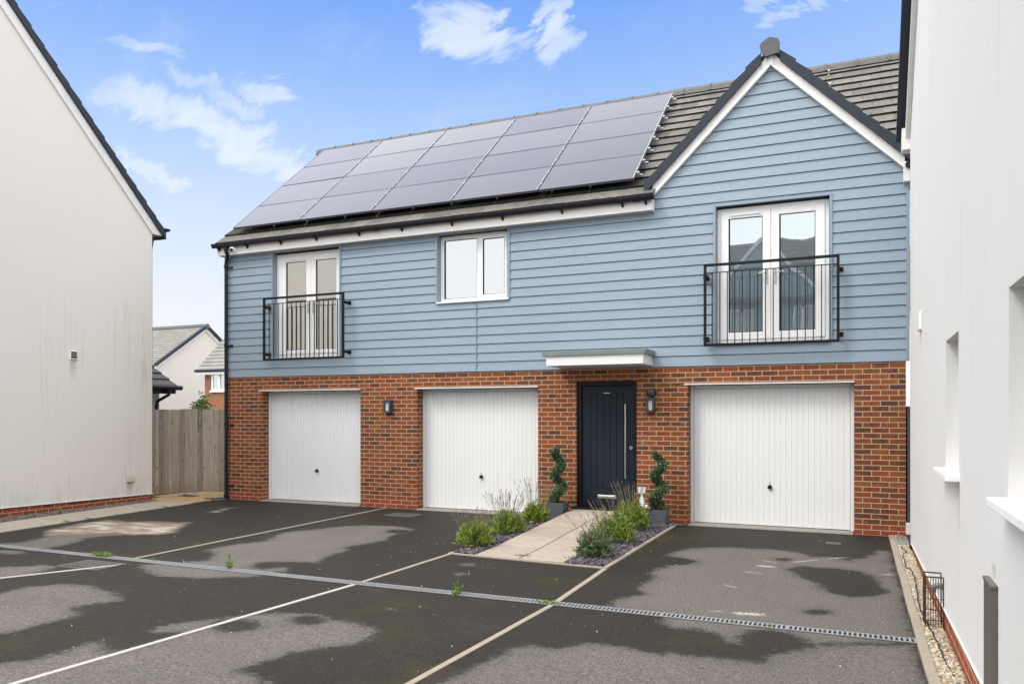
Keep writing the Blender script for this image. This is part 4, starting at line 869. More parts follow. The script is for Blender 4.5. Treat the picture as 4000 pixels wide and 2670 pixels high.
b=MB(); b.box(-20,yf+.02,5.24,XW-.155,yf+.19,5.38); b.build('eaves_fascia',M['fascia'],L_)
b=MB(); zf=lambda y:5.33+(yf-y)*T45
b.prism([(yf+.25,zf(yf+.25)+.20),(APY,zf(APY)+.20),(APY-4.85,zf(yf+.25)+.20),(APY-4.85,zf(yf+.25)+.1),(APY,zf(APY)+.1),(yf+.25,zf(yf+.25)+.1)],'x',-20,XW-.02); o=b.build('roof',M['tile_dark'],L_)
u=.232
for i in range(20):
    ya=yf+.27-i*u; yb=ya-u-.012; k=.034
    if yb<APY: break
    g=MB(); g.prism([(ya,zf(ya)+.12),(yb,zf(yb)+.12),(yb,zf(yb)+.255),(ya,zf(ya)+.255+k)],'x',XW-.12,XW+.075-.004*(i%2)); g.build('verge_cap',M['verge'],o,bevel=.004)
b=MB()
b2=MB(); n=10; gy,gz_=yf+.30,5.39; r=.06
A=[(gy+r*math.cos(math.pi+math.pi*i/n),gz_+r*math.sin(math.pi+math.pi*i/n)) for i in range(n+1)]; b2.prism(A,'x',-20,XW+.10); b2.build('gutter',M['black'],L_)
b=MB(); b.tube([(XW-.10,yf+.10,5.20),(XW-.1,yf+.05,4.95),(XW-.10,yf+.05,.05)],.034,10); b.build('downpipe',M['black'],L_)
def vent(par,x,y,z,w,h,name='extract_vent'):
    f=MB(); f.box(x,y-w/2,z-h/2,x+.02,y+w/2,z-h/2+.014); f.box(x,y-w/2,z+h/2-.014,x+.02,y+w/2,z+h/2); f.box(x,y-w/2,z-h/2+.014,x+.02,y-w/2+.03,z+h/2-.014); f.box(x,y+w/2-.012,z-h/2+.014,x+.02,y+w/2,z+h/2-.014)
    for q in (.3,.55,.8): f.hexa([(x+.004,y-w/2+.03,z-h/2+h*q-.016),(x+.03,y-w/2+.03,z-h/2+h*q-.022),(x+.03,y+w/2-.012,z-h/2+h*q-.022),(x+.004,y+w/2-.012,z-h/2+h*q-.016),(x+.004,y-w/2+.03,z-h/2+h*q-.012),(x+.03,y-w/2+.03,z-h/2+h*q-.018),(x+.03,y+w/2-.012,z-h/2+h*q-.018),(x+.004,y+w/2-.012,z-h/2+h*q-.012)])
    o=f.build(name,M['upvc'],par); k=MB(); k.box(x-.01,y-w/2+.01,z-h/2+.01,x+.003,y+w/2-.01,z+h/2-.01); k.build('duct_opening',M['dark'],o)
vent(L_,XW,-2.47,2.73,.165,.155)
b=MB(); b.box(XW,-1.375,.405,XW+.05,-1.20,.515); b.build('service_box',M['beige_box'],L_,bevel=.006)
b=MB()
for i in range(5): b.box(XW-.021,-2.50,.10+.009*i,XW-.012,-2.30,.105+.009*i)
b.build('air_brick',M['rust'],L_)

# ------------------------------------------------------------------ right white house (wall faces -x)
Q=thing('rendered_house','clean white rendered house filling the right edge with two deep window recesses','house',(.62,-5,0))
XQ=.62; y0,y1=-18.0,-.95; TP=.80
zbf=lambda y:.085+.024*(y1-y); zb=.30
yap=-5.6
b=MB()
holes=[(-6.066,-5.262,1.285,2.24),(-9.2,-7.945,1.315,2.248)]
ys=sorted({y0,y1}|{h for w in holes for h in w[:2]}); zs=sorted({zb,5.25}|{h for w in holes for h in w[2:]})
for i in range(len(ys)-1):
    for j in range(len(zs)-1):
        cy,cz=(ys[i]+ys[i+1])/2,(zs[j]+zs[j+1])/2
        if any(w[0]<cy<w[1] and w[2]<cz<w[3] for w in holes): continue
        b.quad((XQ,ys[i],zs[j]),(XQ,ys[i],zs[j+1]),(XQ,ys[i+1],zs[j+1]),(XQ,ys[i+1],zs[j]))
D_=.16
for w in holes:
    b.quad((XQ,w[1],w[2]),(XQ,w[1],w[3]),(XQ+D_,w[1],w[3]),(XQ+D_,w[1],w[2])); b.quad((XQ,w[0],w[2]),(XQ+D_,w[0],w[2]),(XQ+D_,w[0],w[3]),(XQ,w[0],w[3]))
    b.quad((XQ,w[0],w[3]),(XQ+D_,w[0],w[3]),(XQ+D_,w[1],w[3]),(XQ,w[1],w[3])); b.quad((XQ,w[0],w[2]),(XQ,w[1],w[2]),(XQ+D_,w[1],w[2]),(XQ+D_,w[0],w[2]))
b.quad((XQ,y1,zbf(y1)),(XQ,y1,5.25),(XQ+8,y1,5.25),(XQ+8,y1,zbf(y1)))
b.quad((XQ,-10,zbf(-10)-.001),(XQ,-10,zb),(XQ,y1,zb),(XQ,y1,zbf(y1)))
zq=lambda y:5.25+(y1-y)*TP
b.add([(XQ,y1,5.25),(XQ,y0,5.25),(XQ,y0,zq(yap)),(XQ,yap,zq(yap))],[(0,3,2,1)])
b.build('wall',M['render_right'],Q)
for w in holes:
    f=MB(); e=.06; x=XQ+D_-.05
    f.box(x,w[0],w[2],x+.06,w[0]+e,w[3]); f.box(x,w[1]-e,w[2],x+.06,w[1],w[3]); f.box(x,w[0]+e,w[2],x+.06,w[1]-e,w[2]+e); f.box(x,w[0]+e,w[3]-e,x+.06,w[1]-e,w[3])
    o=f.build('window',M['upvc'],Q); p=MB(); p.box(x+.02,w[0]+e,w[2]+e,x+.03,w[1]-e,w[3]-e); p.build('pane',M['glass_sky'],o)
    s_=MB(); s_.box(XQ-.085,w[0]-.06,w[2]-.045,XQ+D_-.05,w[1]+.03,w[2]-.002); s_.build('sill',M['upvc'],o,bevel=.006)
b=MB(); b.box(XQ+.010,-10,-.05,XQ+.4,y1-.01,.35); b.box(XQ+.010,y1-.3,-.05,XQ+8,y1-.012,.10); b.build('brick_plinth',M['redbrick'],Q)
b=MB(); b.hexa([(XQ-.007,-10,zbf(-10)-.008),(XQ+.03,-10,zbf(-10)-.008),(XQ+.03,y1+.004,zbf(y1)-.008),(XQ-.007,y1+.004,zbf(y1)-.008),(XQ-.007,-10,zbf(-10)+.005),(XQ+.03,-10,zbf(-10)+.005),(XQ+.03,y1+.004,zbf(y1)+.005),(XQ-.007,y1+.004,zbf(y1)+.005)]); b.build('render_bead',M['upvc'],Q)
def qr(mb,x0_,x1_,lo,hi,yfoot): mb.prism([(yfoot,zq(yfoot)+lo),(yap,zq(yap)+lo),(yap,zq(yap)+hi),(yfoot,zq(yfoot)+hi)],'x',x0_,x1_)
b=MB(); qr(b,XQ-.055,XQ+.0,-.10,.13,y1); b.box(XQ-.095,y1-.02,5.03,XQ+.1,y1+.18,5.30); b.build('barge_board',M['fascia'],Q)
b=MB(); qr(b,XQ-.001,8,.13,.22,y1+.25); o=b.build('roof',M['tile_dark'],Q)
for i in range(16):
    ya=y1+.22-i*.24; yb=ya-.25
    g=MB(); g.prism([(ya,zq(ya)+.13),(yb,zq(yb)+.13),(yb,zq(yb)+.28),(ya,zq(ya)+.31)],'x',XQ-.15,XQ+.02); g.build('verge_cap',M['verge'],o,bevel=.004)
b=MB(); b.tube([(XQ-.10,y1+.24,5.23),(XQ+4,y1+.24,5.23)],.055,12); b.build('gutter',M['black'],Q)
b=MB(); b.box(XQ-.028,-2.86,2.57,XQ,-2.60,2.76); b.build('service_box',M['upvc'],Q,bevel=.004)
b=MB(); b.box(XQ-.028,-7.655,-.0,XQ-.0,-7.40,.855); b.box(XQ-.032,-7.662,.845,XQ,-7.393,.866); b.build('duct_cover',M['brownduct'],Q,bevel=.006)
t=thing('cable_box','pale grey cable box with a black cable on the far end of the right wall','junction box',(XQ,-1.06,.2))
b=MB(); b.box(-.055,-.06,-.01,0,.06,.125); b.build('box',M['greybox'],t,rel=True,bevel=.006)
b=MB(); b.tube([(-.03,-.02,0),(-.028,-.03,-.06),(-.01,-.06,-.12),(-.012,-.16,-.165),(-.035,-.24,-.185)],.011,8); b.build('cable',M['blackcable'],t,rel=True,smooth=True)
# wire guard with flue pipe
t=thing('wire_guard','rusty brown wire cage guarding a pipe low on the right white wall','pipe guard',(XQ-.065,-5.02,.0))
b=MB(); w,d,h=.125,.20,.415; x0_,x1_=-w/2,w/2; r=.0032
for x in (x0_,x1_):
    for y in (-d/2,d/2): b.tube([(x,y,0),(x,y,h)],.006,6)
for z in (.0,h): 
    b.tube([(x0_,-d/2,z+.004),(x1_,-d/2,z+.004)],.006,6); b.tube([(x0_,d/2,z+.004),(x1_,d/2,z+.004)],.006,6); b.tube([(x0_,-d/2,z+.004),(x0_,d/2,z+.004)],.006,6)
for i in range(1,7):
    x=x0_+w*i/7; b.tube([(x,-d/2,0),(x,-d/2,h)],r*.8,5)
for i in range(1,8):
    y=-d/2+d*i/8; b.tube([(x0_,y,0),(x0_,y,h)],r*.8,5)
for i in range(1,5):
    z=h*i/5; b.tube([(x0_,-d/2,z),(x1_,-d/2,z)],r,5); b.tube([(x0_,-d/2,z),(x0_,d/2,z)],r,5)
b.build('cage',M['rust'],t,rel=True)
b=MB(); b.tube([(w/2,.0,.34),(.03,.0,.34),(.005,.0,.33),(-.002,.0,.29),(-.002,0,.27)],.022,12); b.build('pipe',M['wirecage_pipe'],t,rel=True,smooth=True)
# loose cable on the gravel
pts=[(.53,-1.0,.03),(.51,-1.2,.035),(.55,-1.5,.04),(.50,-1.69,.03),(.49,-2.35,.04),(.485,-2.6,.03),(.525,-2.66,.04),(.54,-3.08,.035),(.52,-3.64,.04),(.495,-4.4,.035),(.50,-4.87,.04),(.525,-5.3,.035),(.535,-5.73,.045),(.54,-6.05,.04),(.552,-6.3,.045),(.57,-6.6,.045),(.58,-7.2,.05),(.585,-9,.09)]
sm=[]
for i in range(len(pts)-1):
    for k in range(6):
        q=k/6; a,c=Vector(pts[i]),Vector(pts[i+1]); p=a.lerp(c,q); p.x+=.004*math.sin(i*3+k*1.3); sm.append(p)
b=MB(); b.tube(sm,.006,6); tag(b.build('garden_cable',M['blackcable'],smooth=True),'thin black cable lying along the cream gravel','cable')
# side gate between the houses
t=thing('side_gate','narrow dark painted gate between the brick wall and the right white house','gate',(.64,-.2,0))
b=MB()
for i in range(7):
    b.tint=random.random()*.9; ya=-.42+i*.13; b.box(.634+.006*(i%2),ya,.03,.66,ya+.124,1.79)
b.build('boards',M['darkfence'],t)
b=MB(); b.box(.615,.45,0,.70,.52,1.80); b.build('post',M['darkfence'],t)
b=MB(); b.tube([(.634,.30,1.36),(.600,.30,1.36),(.600,.30,1.22),(.634,.30,1.22)],.006,8); b.build('handle',M['steel'],t)

# ------------------------------------------------------------------ gates and fence on the left
def board_panel(name,A,B,zb_,zt_,label,cat,n,thick=.022,group=None,sw=.0,parts=True):
    t=thing(name,label,cat,(A[0],A[1],0),group)
    dx,dy=B[0]-A[0],B[1]-A[1]; L=math.hypot(dx,dy); ux,uy=dx/L,dy/L; nx,ny=uy,-ux
    b=MB(); x=0; ws=[random.uniform(.8,1.2) for _ in range(n)]; tot=sum(ws)
    for w in ws:
        w=w*L/tot; a,c=x+.0015,x+w-.0015; x+=w; o=random.choice((0,.007)); b.tint=random.random()*.98
        dz=random.uniform(-.006,.006); p=[(A[0]+ux*q+nx*k,A[1]+uy*q+ny*k) for q,k in ((a,o),(c,o),(c,-thick),(a,-thick))]
        b.hexa([(q[0],q[1],zb_+sw*(x/L)+dz) for q in p]+[(q[0],q[1],zt_+dz) for q in p])
    b.build('boards',M['fence'],t,bevel=.002)
    k=MB()
    for z in (zb_+.25,(zb_+zt_)/2,zt_-.25):
        p=[(A[0]+ux*q-nx*k_,A[1]+uy*q-ny*k_) for q,k_ in ((.01,thick),(L-.01,thick),(L-.01,thick+.04),(.01,thick+.04))]
        k.hexa([(q[0],q[1],z-.04) for q in p]+[(q[0],q[1],z+.04) for q in p])
    k.build('rail',M['fence'],t)
    return t,(ux,uy,nx,ny)
def bolt(t,A,fr,u,z,h=.17):
    ux,uy,nx,ny=fr; g=MB(); c=(A[0]+ux*u+nx*.012,A[1]+uy*u+ny*.012)
    g.box(c[0]-.028,c[1]-.012,z-h/2,c[0]+.028,c[1]+.0,z+h/2); g.tube([(c[0],c[1]-.02,z-h*.6),(c[0],c[1]-.02,z+h*.4)],.009,8)
    g.tube([(c[0]+.02,c[1]-.02,z+.04),(c[0]+.02,c[1]-.05,z+.02),(c[0]+.02,c[1]-.05,z-.05),(c[0]+.02,c[1]-.02,z-.07)],.006,6); g.build('latch',M['galv'],t)
A=(-12.925,-.50); t,fr=board_panel('garden_gate',A,(-12.82,.14),.075,1.785,'weathered wooden gate on the left, between the white wall and the middle post','gate',8,group='weathered wooden garden gates'); bolt(t,A,fr,.12,1.52)
A=(-12.80,.02); t,fr=board_panel('fence_panel',A,(-12.42,.12),.075,1.80,'narrow weathered fence section between the two wooden gates','fence',4)
A=(-12.42,.14); t,fr=board_panel('garden_gate',A,(-11.53,.30),.095,1.79,'weathered wooden gate on the right, beside the black downpipe','gate',9,group='weathered wooden garden gates'); bolt(t,A,fr,.06,1.56)
b=MB(); b.tint=.5; b.box(-12.955,-.66,0,-12.86,-.56,1.80); o=tag(b.build('gate_post',M['fence'],bevel=.004),'square weathered gate post against the corner of the left white house','post')

# ------------------------------------------------------------------ plants
def leaf(b,p,d,L,w,droop=.2,rs=random):
    d=Vector(d).normalized(); s=d.cross(Vector((rs.uniform(-1,1),rs.uniform(-1,1),rs.uniform(-1,1)))); s=s.normalized() if s.length>1e-4 else Vector((1,0,0))
    p=Vector(p); m=p+d*L*.5; e=p+d*L+Vector((0,0,-droop*L))
    b.add([p-s*w*.25,p+s*w*.25,m+s*w*.5,e,m-s*w*.5],[(0,1,2,4),(4,2,3)])
def lavender(x,y,z,r,h,stalk_h,ns,mat,label,seed,lean=(0,0),flowers=False):
    rs=random.Random(seed); t=thing('lavender_bush',label,'lavender',(x,y,z),'lavender bushes along the front path')
    b=MB()
    for i in range(900):
        a=rs.uniform(0,6.28); u=rs.random()**.5; el=math.acos(rs.uniform(.0,1)); 
        rad=r*rs.uniform(.45,1.0); lob=1+.16*math.sin(3*a+seed)+.1*math.sin(7*a)
        q=Vector((math.cos(a)*math.sin(el)*rad*lob,math.sin(a)*math.sin(el)*rad*lob,h*.12+math.cos(el)*rad*h/r*.72*lob))
        d=Vector((q.x*.8,q.y*.8,q.z*.5+.10)).normalized()+Vector((rs.gauss(0,.35),rs.gauss(0,.35),rs.gauss(.25,.3)))
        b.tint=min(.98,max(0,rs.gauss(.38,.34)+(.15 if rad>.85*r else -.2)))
        for k in range(3):
            leaf(b,q+Vector((rs.gauss(0,.012),rs.gauss(0,.012),rs.gauss(0,.012))),d+Vector((rs.gauss(0,.5),rs.gauss(0,.5),rs.gauss(0,.5))),rs.uniform(.035,.075),rs.uniform(.007,.013),.1,rs)
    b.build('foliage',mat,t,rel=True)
    s_=MB(); f=MB()
    for i in range(ns):
        a=rs.uniform(0,6.28); u=rs.random()**.6
        p=Vector((math.cos(a)*u*r*.75,math.sin(a)*u*r*.75,h*.45)); L=stalk_h*rs.uniform(.65,1.15)
        d=Vector((math.cos(a)*u*.42+lean[0]+rs.gauss(0,.06),math.sin(a)*u*.42+lean[1]+rs.gauss(0,.06),1)).normalized()
        s_.tint=rs.random(); m=p+d*L*.6; e=p+d*L+Vector((d.x*.03,d.y*.03,0))
        s_.tube([p,m,e],[.0017,.0014,.0011],3,cap=False)
        for k in range(rs.randint(4,7)):
            f.tint=rs.random()*.98; c=e+(m-e).normalized()*(k*.010)+Vector((rs.gauss(0,.002),rs.gauss(0,.002),0)); 
            f.add([c+Vector((-.0045,0,0)),c+Vector((0,-.0045,-.003)),c+Vector((.0045,0,0)),c+Vector((0,0,.010))],[(0,1,3),(1,2,3),(0,3,2)])
    o=len(s_.v); s_.v+=f.v; s_.f+=[tuple(i+o for i in q) for q in f.f]; s_.m+=[1]*len(f.f); s_.t+=f.t
    s_.build('flower_stalks',[M['stalk'],M['seed']],t,rel=True)
lavender(-4.40,-3.18,.01,.215,.37,.30,75,M['lav_leaf'],'round bright green lavender at the front left corner of the path',11,(-.12,0))
lavender(-4.43,-2.12,.02,.23,.39,.40,85,M['lav_leaf'],'middle bright green lavender left of the path with tall straight stalks',12)
lavender(-4.47,-1.02,.04,.20,.34,.50,60,M['lav_leaf'],'brownish lavender with tall faded stalks next to the left planter',13,(.05,0))
lavender(-2.80,-3.28,.01,.205,.41,.35,26,M['lav_grey'],'grey green lavender with few stalks at the front right corner of the path',14,(-.45,.1))
lavender(-2.85,-2.28,.03,.25,.47,.36,36,M['lav_leaf'],'large bushy lavender right of the path, second from the front',15,(-.22,0))
lavender(-2.90,-1.22,.06,.24,.46,.44,52,M['lav_leaf'],'tallest lavender right of the path, nearest the front door',16,(-.10,0))

def topiary(x,y,z,label,seed,phase):
    rs=random.Random(seed); t=thing('potted_topiary',label,'topiary',(x,y,z),'spiral topiaries flanking the front door')
    p=MB(); w0,w1,h=.115,.142,.245; th=.018
    o_=[(-w0,-w0,0),(w0,-w0,0),(w0,w0,0),(-w0,w0,0),(-w1,-w1,h),(w1,-w1,h),(w1,w1,h),(-w1,w1,h)]
    i_=[(-w1+th,-w1+th,h),(w1-th,-w1+th,h),(w1-th,w1-th,h),(-w1+th,w1-th,h),(-w1+th,-w1+th,h-.03),(w1-th,-w1+th,h-.03),(w1-th,w1-th,h-.03),(-w1+th,w1-th,h-.03)]
    p.add(o_+i_,[(0,3,2,1),(0,1,5,4),(1,2,6,5),(2,3,7,6),(3,0,4,7),(4,5,9,8),(5,6,10,9),(6,7,11,10),(7,4,8,11),(8,9,13,12),(9,10,14,13),(10,11,15,14),(11,8,12,15),(12,13,14,15)])
    p.build('pot',M['slatepot'],t,rel=True)
    s_=MB(); s_.tube([(0,0,h-.04),(.006,0,h+.5),(0,0,1.10-.02)],[.010,.008,.005],8); s_.build('stem',M['bark'],t,rel=True)
    b=MB(); N=6500
    for i in range(N):
        q=rs.random(); zz=h+.02+q*.83; ang=phase+q*2*math.pi*2.35; R0=.078-.026*q; Rt=(.090-.036*q)*(1.0 if q<.95 else .7)
        c=Vector((R0*math.cos(ang),R0*math.sin(ang),zz))
        v=Vector((rs.gauss(0,1),rs.gauss(0,1),rs.gauss(0,1)*.8)).normalized(); rad=Rt*rs.uniform(.55,1.08)
        pp=c+v*rad; b.tint=min(.98,max(0,rs.gauss(.28,.33)+.35*(rad/Rt-.75)+.10*v.z))
        leaf(b,pp,v+Vector((rs.gauss(0,.6),rs.gauss(0,.6),rs.gauss(0,.6))),rs.uniform(.016,.030),rs.uniform(.011,.018),.1,rs)
    b.build('foliage',M['box_leaf'],t,rel=True)
topiary(-4.345,-.34,.05,'spiral topiary in a slate grey pot left of the front door',21,2.6)
topiary(-2.73,-.34,.015,'spiral topiary in a slate grey pot right of the front door',22,1.2)
t=thing('garden_light','white weathered solar spotlight on a stake right of the front door','garden light',(-2.94,-.52,.0))
b=MB(); b.hexa([(-.058,-.02,.515),(.058,-.02,.515),(.058,.0,.505),(-.058,.0,.505),(-.058,-.012,.600),(.058,-.012,.600),(.058,.008,.600),(-.058,.008,.600)]); b.build('solar_head',M['lens'],t,rel=True,bevel=.004)
b=MB(); b.tube([(.0,.0,.515),(.004,.0,.40)],.014,8); b.prism([(-.035,.12),(.03,.12),(.026,.40),(.012,.455),(-.015,.455),(-.026,.40)],'y',-.022,.022); b.build('spot_body',M['upvc'],t,rel=True,bevel=.008)
b=MB(); b.sphere((.075,-.03,.315),.03,12,8); b.build('lamp',M['lens'],t,rel=True,smooth=True)

def weed(x,y,size,kind,label,seed,n=26):
    rs=random.Random(seed); t=thing('weed',label,'weed',(x,y,gz(y)+.004)); b=MB()
    for i in range(n):
        a=rs.uniform(0,6.28); b.tint=rs.uniform(.2,.98)
        if kind=='rosette':
            d=Vector((math.cos(a),math.sin(a),rs.uniform(.15,1.3))); L=size*rs.uniform(.5,1); leaf(b,(rs.gauss(0,size*.08),rs.gauss(0,size*.08),0),d,L,L*.34,.35,rs)
        elif kind=='mat':
            p=(rs.gauss(0,size*.5),rs.gauss(0,size*.14),rs.uniform(0,size*.22)); d=Vector((rs.gauss(0,1),rs.gauss(0,1),rs.uniform(.2,1.2))); leaf(b,p,d,size*rs.uniform(.12,.24),size*.11,.1,rs)
        else:
            q=i/n; k=rs.choice((-1,0,1)); base=Vector((k*size*.35*q,rs.gauss(0,.008),q*size*(1 if k==0 else .6))); leaf(b,base,Vector((math.cos(a),math.sin(a),.6)),size*rs.uniform(.14,.28)*(1.2-q*.7),size*.09,.2,rs)
    if kind=='stalky':
        b.tint=.6
        for k in (-1,0,1): b.tube([(0,0,0),(k*size*.15,0,size*.4),(k*size*.35,0,size*(1 if k==0 else .6))],.003,4)
    b.build('leaves',M['weed'],t,rel=True)
weed(-8.19,-5.49,.17,'mat','broad low green weed clump on the left part of the drain',31,190)
weed(-9.28,-5.47,.05,'mat','tiny green weed at the far left end of the drain',32,40)
weed(-7.38,-5.46,.06,'stalky','tiny round leaved weed on the drain near the tan line',33,9)
weed(-6.26,-5.45,.17,'stalky','tall pale branching weed growing from the drain on the left',34,60)
weed(-3.41,-5.52,.17,'stalky','tall leafy weed rising from the drain beside the centre bay',35,46)
weed(-3.43,-5.53,.10,'rosette','dandelion like weed rosette at the foot of the tall drain weed',36,22)
weed(-2.52,-5.53,.11,'mat','flat green weed clump where the drain meets the concrete line',37,90)
weed(-.91,-5.52,.045,'rosette','bright tiny weed in the drain left of the two others at right',38,8)
weed(-.63,-5.52,.045,'rosette','small green sprig in the middle of the right part of the drain',39,8)
weed(-.24,-5.52,.04,'rosette','small green sprig nearest the right end of the drain',40,7)
weed(-3.62,-3.50,.10,'mat','dark green weed in the path joint at the front edge',41,90)
weed(-3.60,-2.72,.06,'mat','small weed in the path joint, second from the front',42,50)
weed(-3.60,-2.32,.06,'mat','small weed in the path joint, third from the front',43,40)
weed(-3.98,-2.33,.07,'mat','flat weed in the cross joint on the left of the path',44,40)
weed(-3.60,-1.62,.05,'mat','tiny weed in the path joint nearest the front door',45,30)
weed(-2.66,-1.05,.10,'rosette','leafy weed among slate chips near the right planter',46,12)
weed(-2.99,-3.42,.10,'mat','low green weed on slate chips at the front right bush',47,120)
weed(-4.25,-3.45,.06,'rosette','small reddish weed on slate at the front left bush',48,10)
weed(-12.25,-3.05,.17,'stalky','small shrubby weed against the brick plinth of the left house',49,70)
for i,(x,y,s) in enumerate(((-11.30,-3.64,.10),(-11.31,-3.25,.09),(-11.37,-2.70,.06),(-11.49,-1.58,.09),(-11.33,-4.02,.05),(-11.38,-2.2,.05))):
    weed(x,y,s,'mat',['grass tuft on the left path edge, second from the front','grass tuft on the left path edge, third from the front','grass tuft on the left path edge, fourth from the front','grass tuft on the left path edge closest to the gates','grass tuft on the left path edge, front most','grass tuft on the left path edge, second from the gates'][i],60+i,60)
weed(-12.62,-.02,.14,'stalky','weed growing under the narrow fence section',70,20)
weed(.50,-1.85,.07,'mat','green weed on the cream gravel near the far cable',71,40)
for (x,y,rz,m,lb) in ((.565,-5.77,.3,'cloth_orange','orange scrap lying on the cream gravel'),(.50,-5.52,1.1,'rust','curled brown leaf on the gravel beside the drain end'),(-4.28,-3.52,.7,'rust','orange brown leaf on the slate chips at the front left')):
    rs=random.Random(int(x*100)); b=MB()
    b.add([(-.02,0,.02),(-.008,-.012,.035),(.01,-.012,.03),(.024,0,.045),(.01,.012,.03),(-.008,.012,.03),(0,0,.022)],[(0,1,6),(1,2,6),(2,3,6),(3,4,6),(4,5,6),(5,0,6)])
    o=b.build('fallen_leaf',M[m]); o.location=(x,y,gz(y)); o.rotation_euler=(0,0,rz); tag(o,lb,'litter' if m=='cloth_orange' else 'leaf')
# loose grit on the tarmac
chips('grit',M['pebble'],260,lambda rs:((lambda:(rs.uniform(-9,.35),rs.uniform(-8.6,-.2)))()),.0045,.6,'scattered pale grit on the tarmac',77,lambda x,y:gz(y)+.003,.002)

def shrub(x,y,h,r,label,seed,n=900,L=.07,name='shrub'):
    rs=random.Random(seed); t=thing(name,label,'shrub',(x,y,0)); s_=MB(); tips=[]
    for i in range(9):
        a=rs.uniform(0,6.28); q=rs.uniform(.2,1)*r; e=Vector((math.cos(a)*q,math.sin(a)*q,h*rs.uniform(.72,1.0)*(1-.25*q/r))); m=Vector((e.x*.35,e.y*.35,h*.5)); s_.tube([(0,0,0),m,e],[.014,.009,.003],5); tips.append((m,e))
    s_.build('stem',M['bark'],t,rel=True); b=MB()
    for i in range(n):
        m,e=rs.choice(tips); q=rs.random(); p=m.lerp(e,q)*1.0+Vector((rs.gauss(0,r*.22),rs.gauss(0,r*.22),rs.gauss(0,.05)))
        b.tint=min(.98,max(0,rs.gauss(.45,.3))); leaf(b,p,Vector((rs.gauss(0,1),rs.gauss(0,1),rs.uniform(-.3,.9))),L*rs.uniform(.6,1.2),L*.45,.3,rs)
    b.build('foliage',M['shrub'],t,rel=True)
shrub(-14.70,2.5,2.55,.30,'leafy green shrub poking above the right wooden gate',81,3200,.085)
shrub(-15.70,2.6,1.97,.22,'small bright green shoot above the left wooden gate',82,700,.08)
shrub(.745,1.6,2.0,.07,'green plant peeping over the dark side gate',83,140,.10)
# ------------------------------------------------------------------ background houses
def far_tiles(mb,A,B,C_,D_,rows,th,tw=.33,rs=random):
    """A-B eave, D-C ridge (A left); overlapping courses of slabs"""
    A,B,C_,D_=map(Vector,(A,B,C_,D_)); n=(B-A).cross(D_-A).normalized()
    if n.z<0: n=-n
    for j in range(rows):
        q0,q1=j/rows,min((j+1.15)/rows,1)
        l0,l1=A.lerp(D_,q0),A.lerp(D_,q1); r0,r1=B.lerp(C_,q0),B.lerp(C_,q1); m=max(1,int((r0-l0).length/tw))
        m=min(m,60)
        for i in range(m):
            a0,a1=l0.lerp(r0,i/m),l0.lerp(r0,(i+1)/m); c0,c1=l1.lerp(r1,i/m),l1.lerp(r1,(i+1)/m); mb.tint=rs.random()*.98
            mb.hexa([tuple(a0),tuple(a1),tuple(c1-n*th),tuple(c0-n*th),tuple(a0+n*th),tuple(a1+n*th),tuple(c1),tuple(c0)])
# white gable house
W=thing('rendered_house','distant cream gable house with a grey tiled roof behind the wooden gates','house',(-45.7,33.4,0))
gx,gy,gzp,tp=-45.7,33.4,8.40,.677; hw=4.5; ze=gzp-hw*tp
b=MB(); b.prism([(gy-hw+.1,0),(gy+hw-.1,0),(gy+hw-.1,ze+.0),(gy,gzp-.10),(gy-hw+.1,ze+.0)],'x',-58,gx); b.build('wall',M['render_far'],W)
b=MB(); far_tiles(b,(-58.2,gy-hw-.25,ze-.17),(gx+.05,gy-hw-.25,ze-.17),(gx+.05,gy,gzp+.02),(-58.2,gy,gzp+.02),17,.045); far_tiles(b,(-58.2,gy+hw+.25,ze-.17),(gx+.05,gy+hw+.25,ze-.17),(gx+.05,gy,gzp+.02),(-58.2,gy,gzp+.02),17,.045); o=b.build('roof',M['tile_far'],W)
for s_ in (-1,1):
    g=MB(); g.prism([(gy+s_*(hw+.3),ze-.25),(gy,gzp-.08),(gy,gzp+.16),(gy+s_*(hw+.3),ze-.03)],'x',gx+.02,gx+.26); g.build('verge_cap',M['verge'],o)
    g=MB(); g.prism([(gy+s_*(hw+.2),ze-.46),(gy,gzp-.34),(gy,gzp-.08),(gy+s_*(hw+.2),ze-.20)],'x',gx+.0,gx+.10); g.build('barge_board',M['upvc'],W)
g=MB(); g.tube([(-58.2,gy,gzp+.02),(gx+.28,gy,gzp+.02)],.20,8); g.build('ridge_tile',M['ridge'],o)
for x in (-53.0,-51.5):
    g=MB(); z=gzp-1.75*tp+.05; g.box(x-.22,gy-2.05,z-.1,x+.22,gy-1.5,z+.22); g.build('roof_vent',M['galv'],o)
# brick house
B_=thing('brick_house','distant red brick house with a white window behind the downpipe','house',(-36.9,24.3,0))
ex,ey,ez,tp=-37.08,24.1,4.41,.92
b=MB(); b.box(ex+.35,ey+.35,-.05,ex+10,ey+8,ez-.05); b.build('wall',M['farbrick'],B_)
b=MB(); far_tiles(b,(ex,ey,ez),(ex+10,ey,ez),(ex+10,ey+4.2,ez+4.2*tp),(ex,ey+4.2,ez+4.2*tp),16,.045); far_tiles(b,(ex,ey+8.4,ez),(ex+10,ey+8.4,ez),(ex+10,ey+4.2,ez+4.2*tp),(ex,ey+4.2,ez+4.2*tp),16,.045); o=b.build('roof',M['tile_far'],B_)
g=MB(); g.box(ex+.05,ey+.02,ez-.30,ex+10,ey+.33,ez-.08); g.build('fascia',M['upvc'],B_)
g=MB(); g.tube([(ex-.05,ey-.05,ez-.07),(ex+10,ey-.05,ez-.07)],.08,8); g.build('gutter',M['black'],B_)
wx0,wx1,wz0,wz1=-36.12,-34.9,3.14,4.22; yy=ey+.28
